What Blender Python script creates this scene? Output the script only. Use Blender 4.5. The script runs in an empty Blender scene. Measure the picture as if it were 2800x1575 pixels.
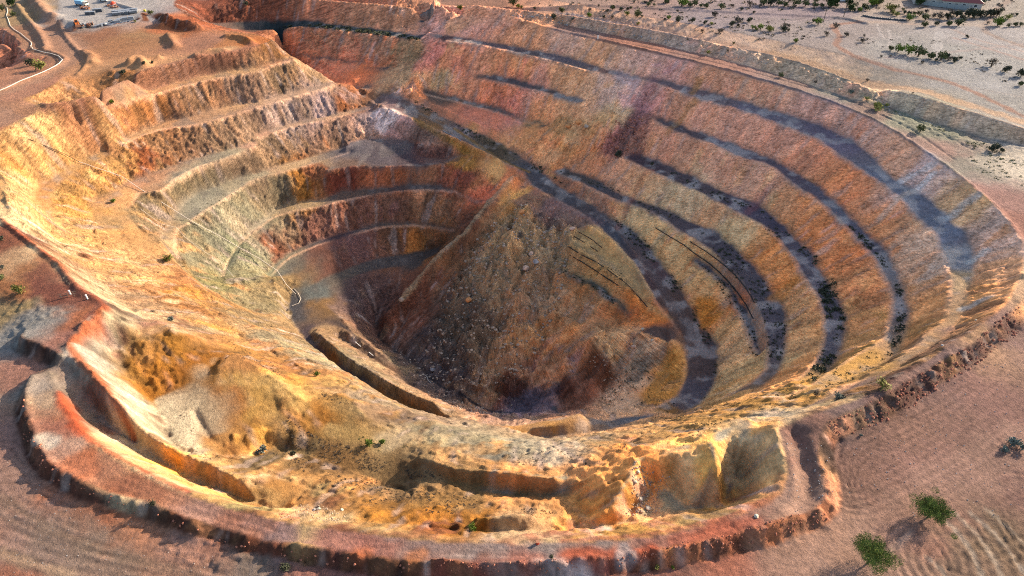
import bpy, bmesh, math, random
import numpy as np
from mathutils import Vector
# ------------------------------------------------------------------ camera, sky, sun, exposure
S = bpy.context.scene
COL = S.collection
CAM_H, PITCH, FPX, PCX, PCY = 100.0, math.radians(38), 1717.0, 1288.0, 724.5
cam = bpy.data.objects.new('camera', bpy.data.cameras.new('camera'))
COL.objects.link(cam)
cam.location = (0, 0, CAM_H)
cam.rotation_euler = (math.radians(90) - PITCH, 0, 0)
cam.data.sensor_width = 36.0
cam.data.lens = 36.0 * FPX / 2576.0
cam.data.clip_start = 0.5
cam.data.clip_end = 20000
S.camera = cam
SUN_AZ, SUN_EL = math.radians(31), math.radians(23)      # azimuth from +x (east) towards +y
SUN_DIR = Vector((math.cos(SUN_AZ)*math.cos(SUN_EL), math.sin(SUN_AZ)*math.cos(SUN_EL), math.sin(SUN_EL)))
world = bpy.data.worlds.new("World"); S.world = world; world.use_nodes = True
wn = world.node_tree
sky = wn.nodes.new('ShaderNodeTexSky'); sky.sky_type = 'NISHITA'; sky.sun_disc = False
sky.sun_elevation = SUN_EL
sky.sun_rotation = math.radians(90) - SUN_AZ
sky.air_density = 1.0; sky.dust_density = 2.0
wn.links.new(sky.outputs[0], wn.nodes['Background'].inputs[0])
wn.nodes['Background'].inputs[1].default_value = 0.11
sun = bpy.data.objects.new('sun', bpy.data.lights.new('sun', 'SUN'))
COL.objects.link(sun)
sun.data.energy = 3.9; sun.data.angle = math.radians(0.6); sun.data.color = (1.0, 0.84, 0.64)
sun.rotation_euler = SUN_DIR.to_track_quat('Z', 'Y').to_euler()
sun.location = (200, 200, 200)
S.view_settings.view_transform = 'Standard'
S.view_settings.look = 'None'
S.view_settings.gamma = 1.0
S.view_settings.exposure = 1.80
S.cycles.use_denoising = False
S.cycles.filter_width = 1.1
S.cycles.max_bounces = 6
S.cycles.diffuse_bounces = 3

# ------------------------------------------------------------------ survey helper: sight line of a surveyed point -> plan position at its level
SP, CP = math.sin(PITCH), math.cos(PITCH)
def sight(px, py):
    u = (px - PCX)/FPX; v = -(py - PCY)/FPX
    return np.array([u, CP + v*SP, -SP + v*CP])
def plan(px, py, z):
    d = sight(px, py); t = (z - CAM_H)/d[2]
    return np.array([d[0]*t, d[1]*t, z])
DEEP = 1.2
def parse(s):
    pts = []; zs = []
    for tok in s.split():
        a = tok.split(',')
        pts.append((float(a[0]), float(a[1]))); zs.append(None if len(a) < 3 else float(a[2])*(DEEP if float(a[2]) < 0 else 1))
    known = [i for i, z in enumerate(zs) if z is not None]
    z = np.interp(range(len(zs)), known, [zs[i] for i in known])
    return [plan(p[0], p[1], zz) for p, zz in zip(pts, z)]
def smooth_line(P, step=1.5):
    P = np.array(P)
    if len(P) < 2: return P
    Q = np.vstack([2*P[0]-P[1], P, 2*P[-1]-P[-2]])
    out = []
    for i in range(1, len(Q)-2):
        n = max(2, int(np.linalg.norm(Q[i+1][:2]-Q[i][:2])/step))
        for t in np.arange(n)/n:
            a, b, c, d = Q[i-1], Q[i], Q[i+1], Q[i+2]
            p = 0.5*((2*b)+(-a+c)*t+(2*a-5*b+4*c-d)*t*t+(-a+3*b-3*c+d)*t**3)
            lin = b*(1-t)+c*t
            out.append(0.65*p+0.35*lin)
    out.append(P[-1])
    return np.array(out)
# ------------------------------------------------------------------ surveyed break lines of the ground: x,y,level
LINES = """
1094,-10,4 1094,3 1288,22 1413,37 1538,57 1663,78 1788,102 1931,134 2057,170 2182,212 2307,245 2432,282 2576,328 2700,365,4
1094,12,0 1288,32 1413,47 1538,70 1663,92 1788,122 1931,155 2057,187 2157,225 2257,268 2357,302 2457,334 2576,362 2700,400,0
1200,-70,4 2000,-70,4 2700,-70,4
1300,-20,4 1500,20 1800,70 2100,130 2350,190 2576,250 2800,300,4
1500,-30,4 2100,0 2400,60 2700,120,4
440,-30,1 600,-40,1 800,-40,1 1000,-30,2
560,-22,0 700,-10 894,4 1019,13 1144,29 1288,55 1413,83 1538,111 1663,141 1788,171 1931,211 2057,252 2182,302 2257,345 2282,362 2332,395 2407,450 2457,492 2507,537 2545,587 2565,625 2567,662 2557,700 2542,725 2525,757 2495,792 2432,837 2370,872 2307,915 2252,947 2182,990 2132,1007 2057,1032 1995,1052,0
1200,20,0 1413,60 1663,112 1931,180 2157,255 2357,345 2500,450 2576,530 2700,660,0
781,15,-7 900,28 1019,42 1100,52 1165,61,-5
781,20,-7 900,34 1019,48 1100,58 1169,64,-5
520,60,-8 690,50 760,52 850,62 940,72 1056,88 1081,84,-7.2
520,72,-8 644,75 750,67 850,75 940,86 1056,100,-8
740,134,-16 806,141 890,154 981,167,-16
740,138,-16.5 806,146 890,159 985,170,-16.5
1045,110,-9 1055,140,-11.7 1048,190,-15.3 1035,225,-18
1081,82,-5.4 1194,100 1288,117 1413,140 1513,170 1613,192 1713,212 1813,240 1931,274 2032,305 2157,362 2244,445 2307,482 2370,525 2402,562 2444,612 2450,687 2432,737 2427,775 2407,817 2360,862,-5.4 2300,895,-5.4 2230,940,-5.4 2160,975,-5.4 2082,1003,-4.73 2000,1035,-4.05
1119,102,-5.81 1219,115 1288,130 1388,155 1488,180 1588,195 1650,210 1738,242 1838,270 1931,300 2057,350 2072,362 2157,420 2244,482 2307,542 2352,587 2367,625 2382,675 2390,725 2382,775 2377,805 2332,836 2302,872,-6.89 2220,922,-7.65 2157,958,-7.65 2082,990,-7.65
1180,180,-13 1288,198,-14 1348,215 1413,235 1475,256,-13
1190,192,-14.5 1288,213 1350,228 1413,250 1450,263,-14
1625,288,-13 1688,308,-14 1763,335 1838,360 1932,396 2032,450 2107,512 2170,575 2227,632 2257,687 2270,725 2282,762 2282,812 2265,875 2230,910,-13 2157,945,-13 2082,975,-12
1638,302,-14.5 1713,335 1788,362 1863,397 1932,417 2007,470 2082,525 2144,587 2194,645 2232,712 2244,737 2244,787 2229,832 2217,857,-14 2145,897,-14 2070,945,-14 2040,970,-14 1950,1005,-14
1069,226,-20.5 1150,245 1219,264 1288,286 1350,304 1385,318,-23.5
1060,236,-21 1150,257 1219,275 1288,296 1340,312,-24
1613,393,-22.8 1725,437 1813,478 1900,512 1931,530 1989,582 2039,642 2069,687 2092,725 2119,775 2127,825 2112,887 2082,937 2047,975,-20.8
1563,397,-23.3 1638,430 1738,475 1813,512 1888,552 1932,577 1982,632 2019,692 2039,725 2057,745 2072,800 2072,850 2057,900 2014,947,-21.8 1950,985,-21.8 1850,1018,-23.8
1420,423,-29 1500,453 1563,488 1650,518 1738,556 1800,588 1850,625 1900,675 1932,720 1965,760 1978,820 1975,880 1955,940,-29 1900,985,-31
1390,430,-29.5 1460,460 1538,500 1613,523 1663,547 1713,585 1763,612 1813,655 1863,705 1895,760 1920,820 1932,880 1925,930,-30 1880,970,-33 1820,1000,-37
1745,650,-33.3 1788,672 1835,712 1880,780 1905,840 1918,895,-33.8
1742,662,-33.8 1788,688 1825,725 1860,790 1885,850 1908,900,-34.3
960,233,-20.2 1044,260,-21.7 1150,310,-24.7 1240,350,-27.2 1310,393,-29 1376,445,-31 1440,488,-32.3 1508,530,-33.3 1588,578,-35 1640,628,-36.5 1680,688,-38 1710,723,-39 1750,788,-40.5 1790,848,-42 1808,900,-43 1800,960,-43.6 1760,1018,-43.8 1700,1046,-44
935,252,-21.2 1019,290,-23.2 1119,337,-26.2 1169,362,-27.7 1288,422,-30.8 1363,482,-32.3 1463,537,-34 1525,587,-35.3 1588,660,-37 1640,745,-39 1690,808,-40.8 1718,857,-42 1728,900,-43 1725,950,-43.7 1700,995,-44.2 1638,1030,-44.6
450,-20,1 436,10,1 470,36,2 515,72,0 560,79,0 620,83,0 665,92,0 690,102,-.5 706,128,-4 742,146,-8 794,177,-12 841,208,-16 889,213,-18 919,230,-20 954,266,-23
600,75,-10 690,98,-14
701,124,-19 742,160,-20 800,195,-20.5 860,220,-21 919,243,-22
105,255,0 120,261 212,239 250,224 312,196 375,176 475,151 562,136 644,117 675,107 690,102,-.5
140,283,-6 225,268 312,241 425,211 525,186 644,168 694,154 740,146,-6
160,291,-6.5 250,278 325,256 425,226 525,201 644,180 694,162 744,151,-6.5
312,348,-15 412,306 500,290 562,269 644,257 694,242 769,223 836,207,-15
312,362,-15.5 400,327 512,310 644,271 731,246 819,222 841,213,-15.5
0,330,-1.5 60,300,-1.5 105,282,-1.5
0,395,-6.4 60,370,-6.4 140,330,-6.4 200,300,-6.64
262,378,-16 200,405 150,432 100,465 87,480 92,510,-16 130,560,-16.5
275,388,-16.5 215,420 160,450 132,480 125,510 140,545 165,580,-17.5
644,339,-23 719,314 844,286 950,263,-23
644,351,-23.5 719,323 844,296 954,269,-23.5
644,354,-23 562,380 487,400 425,422 325,458 275,490 240,500 225,520,-22
644,367,-23.5 575,395 500,420 440,450 400,480 350,485 330,515 317,524,-24
225,520,-22 230,550,-22 300,620,-23 400,700,-24
869,370,-31 769,399 694,419 644,436 600,446 562,461 500,485 462,512 440,540 420,575 395,610,-31
881,384,-31.5 769,417 644,450 600,477 550,510 512,532 475,560 442,580 440,625 445,640,-32
869,370,-29.5 905,352,-29.5 1000,348,-29.5 1040,362,-30 1050,392,-31.5 1120,402,-31.5
819,430,-32 860,422 894,419 969,420 1066,418 1130,407,-31.5 1170,387,-30.5
1140,408,-31.5 1200,425,-31.5 1260,450,-32.5 1300,462,-33 1345,470,-33
560,690,-43 590,655,-42.5 600,620 640,570 700,522,-41.5 736,512 816,500 856,484 969,472,-38.5 1044,462 1110,468 1194,500 1246,519,-36.5
560,700,-43.2 575,655 610,610 650,575,-42.5 690,547 740,530 815,518 856,505 969,485,-39 1060,478 1144,485 1194,506 1242,523,-37
670,690,-49 690,665 731,636,-48.5 806,603 944,565,-46.5 1044,559 1144,574,-45
680,700,-49.5 700,675 731,648,-49 806,614 944,575,-47 1044,567 1144,581,-45.5
775,725,-52 790,718,-52 850,686 944,652 1069,630 1119,620,-51.5
780,740,-52.5 800,736,-52.5 856,702 950,677 1044,660 1100,638,-52
757,745,-52.5 735,780,-52.5 728,805,-52.5
735,720,-51.5 722,750,-52 716,785,-52.5
0,547,0 50,587 107,630 150,662 175,697 200,725 232,742 262,765,0
0,430,0 20,455,-0.7 50,490,-2.1 80,530,-4.9 110,565,-11 125,590,-13 200,650,-14 275,725,-14 350,792,-12 425,822,-7 487,862,-11 545,922,-13
0,470,0 40,540,-2 100,595,-6 170,655,-8 230,720,-7 290,765,-6
162,575,-17.5 250,640,-18.5 350,700,-19 420,760,-19 487,800,-19 560,850,-19 640,900,-18.5 720,950,-18 800,985,-17.5
300,560,-24 380,650,-25 460,732,-25 525,780,-25 600,850,-25 700,910,-25 800,955,-25 900,1010,-24.5
317,524,-24 362,575,-25 400,600,-26 437,665,-27 507,725,-28.5 562,775,-29.5 644,825,-30 720,880,-29 800,922,-28 900,975,-27 1000,1025,-26 1144,1083,-25 1288,1116,-24 1400,1114,-24 1500,1102,-24 1600,1087,-24 1720,1066,-23 1838,1026,-21 1931,992,-18.5 2009,951,-17
440,660,-34 500,710,-36 560,750,-40 640,790,-46
690,700,-46.88 701,745,-48 703,782,-48 721,817,-46.5 769,855,-43.5 824,905,-40.5 881,942,-39 951,990,-37.5 1040,1034,-36 1144,1070,-34 1230,1093,-34 1300,1107,-36 1420,1105,-36 1520,1089,-36 1620,1071,-36 1720,1050,-37.5
745,795,-52.19 780,845,-51.24 830,893,-50.3 890,936,-49.04 960,980,-48.41 1040,1021,-47.78 1144,1056,-46.52 1230,1082,-45.89 1320,1100,-45.26 1420,1099,-44.63 1520,1082,-44.44 1600,1060,-44.38 1660,1040,-44.31
725,800,-52.19 760,848,-51.24 810,898,-50.3 870,940,-49.36 940,985,-48.41 1030,1028,-47.78 1144,1064,-46.52
790,828,-49.5 830,862,-47.5 860,888,-46.5 900,913,-45.7 950,943,-45.2 1000,973,-44.8 1050,998,-44.2 1085,1008,-43.8 1144,1040,-42.7 1200,1060,-42.2 1288,1076,-41.9 1360,1073,-41.9 1420,1058,-41.8 1460,1038,-42
850,850,-55 900,880,-56 960,920,-57 1020,960,-58.5 1080,990,-59.5 1150,1020,-61 1250,1048,-62
770,768,-52.5 810,768,-52.5 850,792,-53 880,830,-53.5 930,868,-55 980,908,-56.5 1030,940,-59 1050,950,-60.5
940,840,-63 960,860,-64 1000,890,-64 1060,930,-64 1100,970,-64 1180,1010,-64 1250,1043,-64 1330,1036,-63
880,762,-54 930,805,-61 960,840,-64
1288,457,-33 1219,532,-38.5 1169,595,-43.5 1106,650,-49 1060,700,-53 1010,760,-57 970,800,-60 975,860,-63
1345,476,-32.5 1300,520,-35 1400,552,-35.5 1470,565,-35.5
1300,560,-38 1260,650,-44 1220,750,-50.5 1180,850,-56.5 1150,930,-60.5 1140,990,-62.5
1400,650,-44 1380,750,-50 1340,850,-54.76 1290,930,-58.84 1260,1000,-62.24
1435,612,-38 1500,640,-38 1560,680,-38.5
1432,628,-38.5 1490,660,-38.7 1560,715,-39 1600,760,-39.5
1405,680,-43 1470,700,-43 1540,745,-42.5 1600,785,-41.5
1400,690,-43.5 1460,715,-43.5 1530,760,-43 1580,790,-42.5
1500,850,-46.5 1450,910,-53 1400,965,-58 1340,1010,-62 1300,1035,-63
1600,880,-44.5 1560,950,-49 1500,1000,-54 1440,1030,-57 1400,1045,-59
1690,930,-45.5 1660,980,-46.5 1600,1020,-48 1540,1040,-49 1480,1047,-49
178,870,0 190,900,0 215,920,0 250,960,0 270,985,-.5 292,1007,-1 325,1050,-3 375,1095,-6 450,1131,-8 500,1156,-9 575,1191,-10 644,1238,-10 736,1281,-10.5
262,765,0 235,800,0 190,845,0 178,870,0
262,885,-7.02 290,870,-7.02 350,850,-7.02 400,830,-7.18
290,892,-7.8 330,950,-10.14 380,1008,-13.26 430,1110,-13.26 480,1150,-11.7
400,1030,-13.26 440,1050,-13.26 480,1120,-12.87
295,880,-7.25 350,858,-7.02 430,815,-7.02
385,1005,-13.26 460,975,-12.87 540,937,-11.7
545,925,-10.8 588,884,-11 650,925,-12 707,964,-13.5 745,1003,-15
588,884,-11 592,930,-11.4
545,935,-11.4 552,950,-11.6
500,1040,-13.2 530,1090,-13.8 590,1100,-14.6 640,1085,-15.6 691,1083,-16 739,1028,-16
830,990,-17.3 880,1000,-17.4 925,1050,-17.8
825,1060,-18.6 870,1090,-18.8 920,1085,-18.8
560,1150,-16 706,1124,-19.5 819,1161,-20 944,1209,-19.5 1040,1230,-18.5
600,1170,-13 644,1181,-13 769,1216,-13 894,1246,-12 994,1279,-10.5
165,905,-.5 195,950,-1.5 215,1005,-3 250,1042,-5 276,1067,-6.5 370,1125,-10 450,1183,-12.3 578,1240,-13.5 644,1266,-14 691,1290,-14 728,1288,-12.5
135,935,-.5 160,985,-1.5 200,1045,-3 240,1080,-5 280,1097,-6.5 340,1135,-9 420,1175,-11.5 500,1215,-13 580,1247,-13.5 650,1274,-13.7 692,1297,-13
115,935,0 140,965,0 165,1010,.5 195,1060,.5 225,1101,0 275,1136,0 325,1164,0 375,1189,0 425,1216,0 475,1236,0 575,1269,0 644,1286,0 719,1309,0 819,1321,0 894,1331,0 1019,1346,0 1144,1356,0 1288,1360,0 1413,1358,0 1538,1349,0 1638,1339,0 1738,1319,0 1813,1301,0 1888,1274,0 1931,1249,0 1960,1235,0 1968,1180,0 1955,1120,0 1945,1075,0 1995,1052,0
869,1317,-6 994,1324,-7 1144,1334,-8 1288,1336,-8 1413,1333,-8.5 1538,1324,-9 1638,1307,-9 1713,1292,-9 1788,1274,-9
894,1309,-5 1044,1305,-5 1144,1298,-4.5 1170,1303,-4.5 1288,1285,-5 1345,1285,-6
900,1316,-7 1044,1324,-8 1144,1326,-8 1200,1310,-8 1345,1302,-8.5
800,1280,-8 950,1300,-7 
1056,1149,-16 1144,1181,-13.8 1288,1192,-12 1388,1208,-12 1463,1199,-10 1500,1190,-9
1060,1167,-17 1144,1203,-15.6 1288,1232,-15.2 1388,1242,-15.2 1440,1237,-14.7
1060,1180,-17.2 1180,1225,-15.8 1288,1250,-15.2 1400,1252,-14.4 1440,1245,-14.2
1230,1255,-14 1330,1270,-12 1420,1258,-13
1600,1146,-6 1588,1199,-6 1550,1266,-6 1513,1304,-7.5
1500,1194,-10 1463,1224,-13 1448,1274,-12.5 1433,1321,-10
1625,1150,-6 1625,1190,-8 1610,1240,-9 1585,1300,-10
1788,1106,-3 1803,1149,-3 1820,1211,-4 1800,1268,-8
1720,1120,-4.5 1640,1165,-5.5
1640,1200,-9 1620,1250,-9.75 1590,1315,-7.5
1700,1200,-8.25 1690,1250,-9 1660,1300,-7.5
1822,1110,-3.4 1832,1150,-5.95 1824,1211,-8.5 1813,1268,-8.92 1810,1290,-7.65
1870,1150,-6.8 1868,1211,-8.07 1850,1262,-7.65
1931,1090,-1 1900,1110,-3 1850,1130,-5
1880,1050,-3 1800,1080,-4 1700,1105,-6 1600,1125,-8 1500,1150,-12 1400,1160,-15 1288,1155,-16 1150,1130,-17 1050,1120,-18
1290,1125,-21 1340,1135,-19 1310,1160,-17 1400,1130,-19
1952,1067,0 1995,1052,0
2009,990,-14 1931,1020,-13 1850,1050,-10 
2180,955,-9 2060,1008,-7.5 1980,1035,-6.5
82,945,0.3 70,975,0.3 62,1000,0.3 60,1037,0.3 75,1085,0.3 87,1125,0.3 112,1169,0.3 162,1201,0.3 225,1236 305,1261 385,1282 475,1319 575,1344 644,1366 719,1379 819,1394 919,1409 1019,1424 1144,1424 1288,1426 1388,1426 1463,1416 1563,1409 1663,1396 1763,1379 1863,1356 1932,1338 1994,1311 2057,1286 2090,1250,0.3 2080,1200,0.3 2060,1130,0.3 2070,1080,0.3
2080,1062,.2 2200,1005 2330,930 2440,872 2530,790 2590,700,.2
76,950,-1.3 58,985 48,1015 46,1045 60,1100 75,1140 100,1182 150,1217 215,1250 300,1275 380,1298 470,1334 570,1360 644,1383 719,1398 819,1416 919,1432 1019,1447 1144,1452 1288,1452 1388,1450 1463,1442 1563,1432 1663,1420 1763,1400 1863,1378 1940,1360 2010,1335 2070,1308 2108,1272 2105,1200 2095,1140 2110,1105,-1.5
2130,1100,-1.1 2250,1045 2350,975 2450,910 2560,830,-1.1
0,1449,-1.3 400,1449,-1.3 800,1500,-1.3 1200,1500,-1.3 1600,1490,-1.3 2000,1449,-1.3 2576,1449,-1.3 2700,1300,-1.5 2700,1000,-1.5 2650,800,-1.5
-100,1449,-1.3 -100,1200,-1.3 -100,1000,-1.3 -100,900,-2
0,1300,-1.3 300,1400,-1.3
2200,1200,-1.5 2400,1050,-1.5 2576,950,-1.5
2200,1400,-1.3 2576,1200,-1.3
30,1000,-1.3 20,900,-1.3 40,890,-1.3
62,832,1 47,850,1 70,858 100,868 140,885 178,902,1
40,868,-1.2 60,885 90,902 118,914 137,922,-1.2
0,880,-1.3 0,800,-1 -80,700,0
0,700,0 60,740,0 150,720,0 220,770,0
0,600,0 100,690,0
100,800,.3 180,800,.5 
0,250,0 100,235,0 220,150,0 300,180,0 400,150,0
300,100,0 400,110,0 550,110,0 640,95,0
60,0,0 100,60,0 170,100,0
150,0,1.5 160,50,1.5 175,72,1.5 250,66,1.5 345,50,1.5 350,30,1.5 280,5,1.5 250,-20,1.5
165,60,1.2 180,80,.2 260,73,0 350,54,0
370,40,0 400,80,0 
0,0,0 0,60,0 40,100,0 80,140,-.3 
-100,0,0 -100,200,0 -100,400,0 -150,600,0
0,130,-7 30,145,-7 45,150,-5
0,105,0 60,125,0 100,140,0 140,145,0
0,200,-7 25,180,-7 45,160,-6
0,210,0 50,195,0 90,160,-1 110,150,-1
400,30,1 430,42,4 460,50,3.5 480,48,4 505,68,2
395,48,0 420,68,0 470,80,0
240,775,0 205,820,0 165,855,0
1420,790,-50 1480,803,-48 1560,803,-45.5 1610,806,-43.5
1330,1056,-52 1420,1038,-49.5
1480,868,-45.5 1540,838,-43.5 1620,832,-41.6 1690,862,-41.8
1300,600,-39 1250,640,-41.5 1225,700,-46
1360,620,-39.5 1345,690,-44 1300,740,-47.5
"""
BERMS = [  # surveyed line at its level, half width, height
 ("1200,36,0 1288,53 1413,80 1500,97,0", 1.1, .8),
 ("1510,100,0 1663,137 1788,167 1931,206 2057,247 2182,296 2257,338 2332,388 2407,442 2457,484 2507,529 2550,582 2572,625 2576,662 2566,702,0", 1.2, 1.0),
 ("2566,702,0 2530,762 2500,797 2440,845 2370,880,0", 1.0, .7),
 ("82,945,.5 62,990 58,1037 75,1085 95,1145 162,1199 225,1234 305,1259 385,1280 475,1317,.5", 1.2, .7),
 ("475,1317,.5 575,1342 644,1364 819,1392 1019,1421 1288,1424 1463,1414 1663,1394 1863,1353 1994,1309 2060,1283,.3", 1.3, .6),
 ("2000,1085,0 2010,1130 2035,1180 2040,1240 2020,1285,0", 2.2, -1.5),
 ("1985,1085,0 1990,1150 2000,1220 1990,1270 1940,1310 1860,1340,0", .8, .5),
 ("2070,1065,.5 2200,1000 2330,925 2440,866 2520,790,.2", 2.2, .5),
 ("0,565,0 50,603 100,643 140,680 165,715 185,745 230,760 262,772,0", .8, -.3),
 ("0,549,0 50,588 107,631 150,663 175,698 200,726 240,748,0", .7, .35),
 ("185,870,0 205,905 250,958 288,1005,0", 1.3, .8),
 ("262,772,0 190,848 175,880,0", 1.2, .5),
 ("80,0,0 100,20 125,50 140,52,0", 3.0, 3.0),
 ("45,15,0 65,45 90,75 105,95 118,125,0", 1.6, 1.6),
 ("150,65,0 175,105 205,135 222,150 215,168 195,185,0", .9, .8),
 ("215,133,0 232,145 235,160,0", 1.8, 1.8),
 ("0,228,0 60,205 110,185 155,160 165,150 150,140 120,130 80,125,0", 1.1, .9),
 ("155,60,1.5 180,62 195,70,1", 2.5, 2.5),
 ("255,1,1.5 300,12 345,27,1.5", 1.2, 1.0),
 ("425,92,0 432,105 440,118,0", 2.0, 1.8),
 ("330,163,0 350,152 360,165,0", 2.5, 2.6),
 ("380,150,0 400,147,0", 1.5, 1.6),
 ("495,140,0 530,130 560,128,0", 2.2, 1.6),
 ("570,93,0 610,97 632,108,0", 1.8, 1.6),
 ("410,68,0 420,60 428,68,0", 2, 2),
 ("1288,45,0 1538,100 1788,155 2057,226 2182,272 2300,330 2400,400,0", .5, -.35),
 ("1700,105,0 1931,163 2157,235 2300,300 2450,380,0", .4, -.3),
 ("1094,20,-.2 1288,34 1538,72 1788,124 2057,190 2257,270 2457,338 2576,368,0", 1.5, -.9),
 ("1094,0,4 1288,19 1538,54 1788,99 2057,166 2307,241 2576,324,4", 1.5, .5),
 ("706,1124,-18.5 819,1161 944,1209 1040,1230,-17.5", .7, -.7),
 ("500,1060,-16 540,1125,-16 644,1181,-13 769,1216,-13 894,1246,-12", .7, -.6),
 ("1288,462,-33 1219,537,-38.5 1169,600,-43.5 1110,652,-49 1062,705,-53 1012,765,-57 975,805,-60", 2.6, 3.2),
 ("1330,545,-37 1285,620,-42 1240,740,-50 1200,830,-55.5 1175,890,-58.5", 3.0, 2.6),
 ("1400,590,-39 1375,690,-44 1345,790,-50 1300,890,-55.5 1275,950,-59", 3.0, 2.4),
 ("1250,600,-42 1200,690,-48 1130,800,-56 1100,880,-60", 2.2, 2.0),
 ("1440,577,-35.4 1475,572,-35.4 1530,605,-35.6 1592,670,-37.2 1636,745,-38.8", 1.3, 1.4),
 ("1430,630,-38.6 1490,662,-38.7 1560,717,-39 1600,762,-39.5", 1.5, 1.6),
 ("1428,585,-36 1422,620,-39 1405,660,-42 1398,690,-43.5", 1.8, 2.0),
 ("1480,860,-45 1500,900,-49 1510,960,-54 1490,1000,-57", 2.5, 2.6),
 ("1420,930,-55 1432,980,-58 1425,1010,-60", 2.0, 2.4),
 ("1119,350,-27.5 1169,372,-29 1288,432,-32.2 1330,462,-34", 1.2, 1.2),
 ("1345,480,-35 1463,541,-37.5 1525,591,-39 1588,664,-40.5 1640,748,-42", .7, .7),
 ("990,243,-21 1044,256,-22.5 1150,305,-25.5 1240,346,-28", 1.2, 1.2),
 ("2400,20,4 2300,0,4 2100,-10,4", .01, 0),
 ("1094,-5,4 1500,15 1800,30 2100,45 2180,60,4", 1.0, .8),
 ("321,1121,-10 450,1185,-12.3 560,1240,-13.4 680,1293,-13.8", .35, .4),
 ("300,1112,-9.5 420,1182,-12 560,1246,-13.4 660,1287,-13.8", .35, .4),
 ("2105,1180,-3 2110,1120,-3 2180,1080,-3 2260,1060,-3", .4, -.3),
]
# ------------------------------------------------------------------ terrain raster
X0, X1, Y0, Y1, RS = -345.0, 345.0, 22.0, 470.0, 0.5
NX, NY = int((X1-X0)/RS)+1, int((Y1-Y0)/RS)+1
rng = np.random.RandomState(7)
def boxblur(a, r):
    if r < 1: return a
    for ax in (0, 1):
        p = np.concatenate([np.repeat(a.take([0], ax), r+1, ax), a, np.repeat(a.take([-1], ax), r, ax)], ax)
        c = np.cumsum(p, ax, dtype=np.float64)
        n = a.shape[ax]
        a = (c.take(range(2*r+1, 2*r+1+n), ax)-c.take(range(0, n), ax))/(2*r+1)
    return a
def blur(a, s):
    r = max(1, int(round(s)))
    return boxblur(boxblur(a, r), r)
def bilin(a, fx, fy):
    fx = np.clip(fx, 0, a.shape[1]-1.001); fy = np.clip(fy, 0, a.shape[0]-1.001)
    ix = fx.astype(np.int32); iy = fy.astype(np.int32); tx = fx-ix; ty = fy-iy
    f = a.ravel(); k = iy*a.shape[1]+ix
    return (f[k]*(1-tx)+f[k+1]*tx)*(1-ty)+(f[k+a.shape[1]]*(1-tx)+f[k+a.shape[1]+1]*tx)*ty
def vnoise(x, y, seed):
    r = np.random.RandomState(seed).rand(256, 256)
    ix = np.floor(x).astype(np.int32); iy = np.floor(y).astype(np.int32)
    tx = x-ix; ty = y-iy; tx = tx*tx*(3-2*tx); ty = ty*ty*(3-2*ty)
    a = r[iy & 255, ix & 255]; b = r[iy & 255, (ix+1) & 255]; c = r[(iy+1) & 255, ix & 255]; d = r[(iy+1) & 255, (ix+1) & 255]
    return ((a*(1-tx)+b*tx)*(1-ty)+(c*(1-tx)+d*tx)*ty)*2-1
def fbm(x, y, scale, octv, seed, gain=.5):
    s = 0; a = 1; t = 0
    for o in range(octv):
        k = 2.03**o/scale
        s = s+a*vnoise(x*k+17.3*o, y*k-9.1*o, seed+o); t += a; a *= gain
    return s/t
def facets(x, y, cell, seed, tilt=.5, ax=1.0, ay=1.0):
    """broken rock: every block has its own height and tilt"""
    r = np.random.RandomState(seed); R = r.rand(5, 128, 128)
    u, v = x/cell*ax, y/cell*ay
    iu, iv = np.floor(u).astype(np.int32), np.floor(v).astype(np.int32)
    best = np.full(x.shape, 9.0); out = np.zeros(x.shape)
    for a in (-1, 0, 1):
        for b in (-1, 0, 1):
            ca, cb = iu+a, iv+b; k = (cb & 127, ca & 127)
            du, dv = u-(ca+R[0][k]), v-(cb+R[1][k])
            d = du*du+dv*dv; m = d < best
            h = (R[2][k]-.5)+tilt*2*((R[3][k]-.5)*du+(R[4][k]-.5)*dv)
            out = np.where(m, h, out); best = np.where(m, d, best)
    return out
def sstep(a, b, x):
    t = np.clip((x-a)/(b-a), 0, 1); return t*t*(3-2*t)

def solve_height():
    sw = np.zeros((NY, NX)); sz = np.zeros((NY, NX))
    for ln in LINES.strip().split('\n'):
        P = smooth_line(parse(ln), 0.35)
        ix = np.round((P[:, 0]-X0)/RS).astype(int); iy = np.round((P[:, 1]-Y0)/RS).astype(int)
        ok = (ix >= 0) & (ix < NX) & (iy >= 0) & (iy < NY)
        np.add.at(sw, (iy[ok], ix[ok]), 1); np.add.at(sz, (iy[ok], ix[ok]), P[ok, 2])
    # fixed outer border
    def level(W, Z):
        h, w = W.shape
        if min(h, w) < 12:
            z = np.full((h, w), (Z.sum()/max(W.sum(), 1)))
        else:
            H2, W2 = (h+1)//2*2, (w+1)//2*2
            pw = np.pad(W, ((0, H2-h), (0, W2-w))); pz = np.pad(Z, ((0, H2-h), (0, W2-w)))
            cw = pw[::2, ::2]+pw[1::2, ::2]+pw[::2, 1::2]+pw[1::2, 1::2]
            cz = pz[::2, ::2]+pz[1::2, ::2]+pz[::2, 1::2]+pz[1::2, 1::2]
            zc = level(cw, cz)
            yy, xx = np.mgrid[0:h, 0:w]
            z = bilin(zc, xx/2-.25, yy/2-.25)
        fix = W > 0; fz = np.where(fix, Z/np.maximum(W, 1e-9), 0)
        z[fix] = fz[fix]
        for it in range(60):
            p = np.pad(z, 1, mode='edge')
            z = (p[:-2, 1:-1]+p[2:, 1:-1]+p[1:-1, :-2]+p[1:-1, 2:])*.25
            z[fix] = fz[fix]
        return z
    return level(sw, sz)
Zb = solve_height()
GX = X0+np.arange(NX)*RS; GY = Y0+np.arange(NY)*RS
XX, YY = np.meshgrid(GX, GY)
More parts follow.
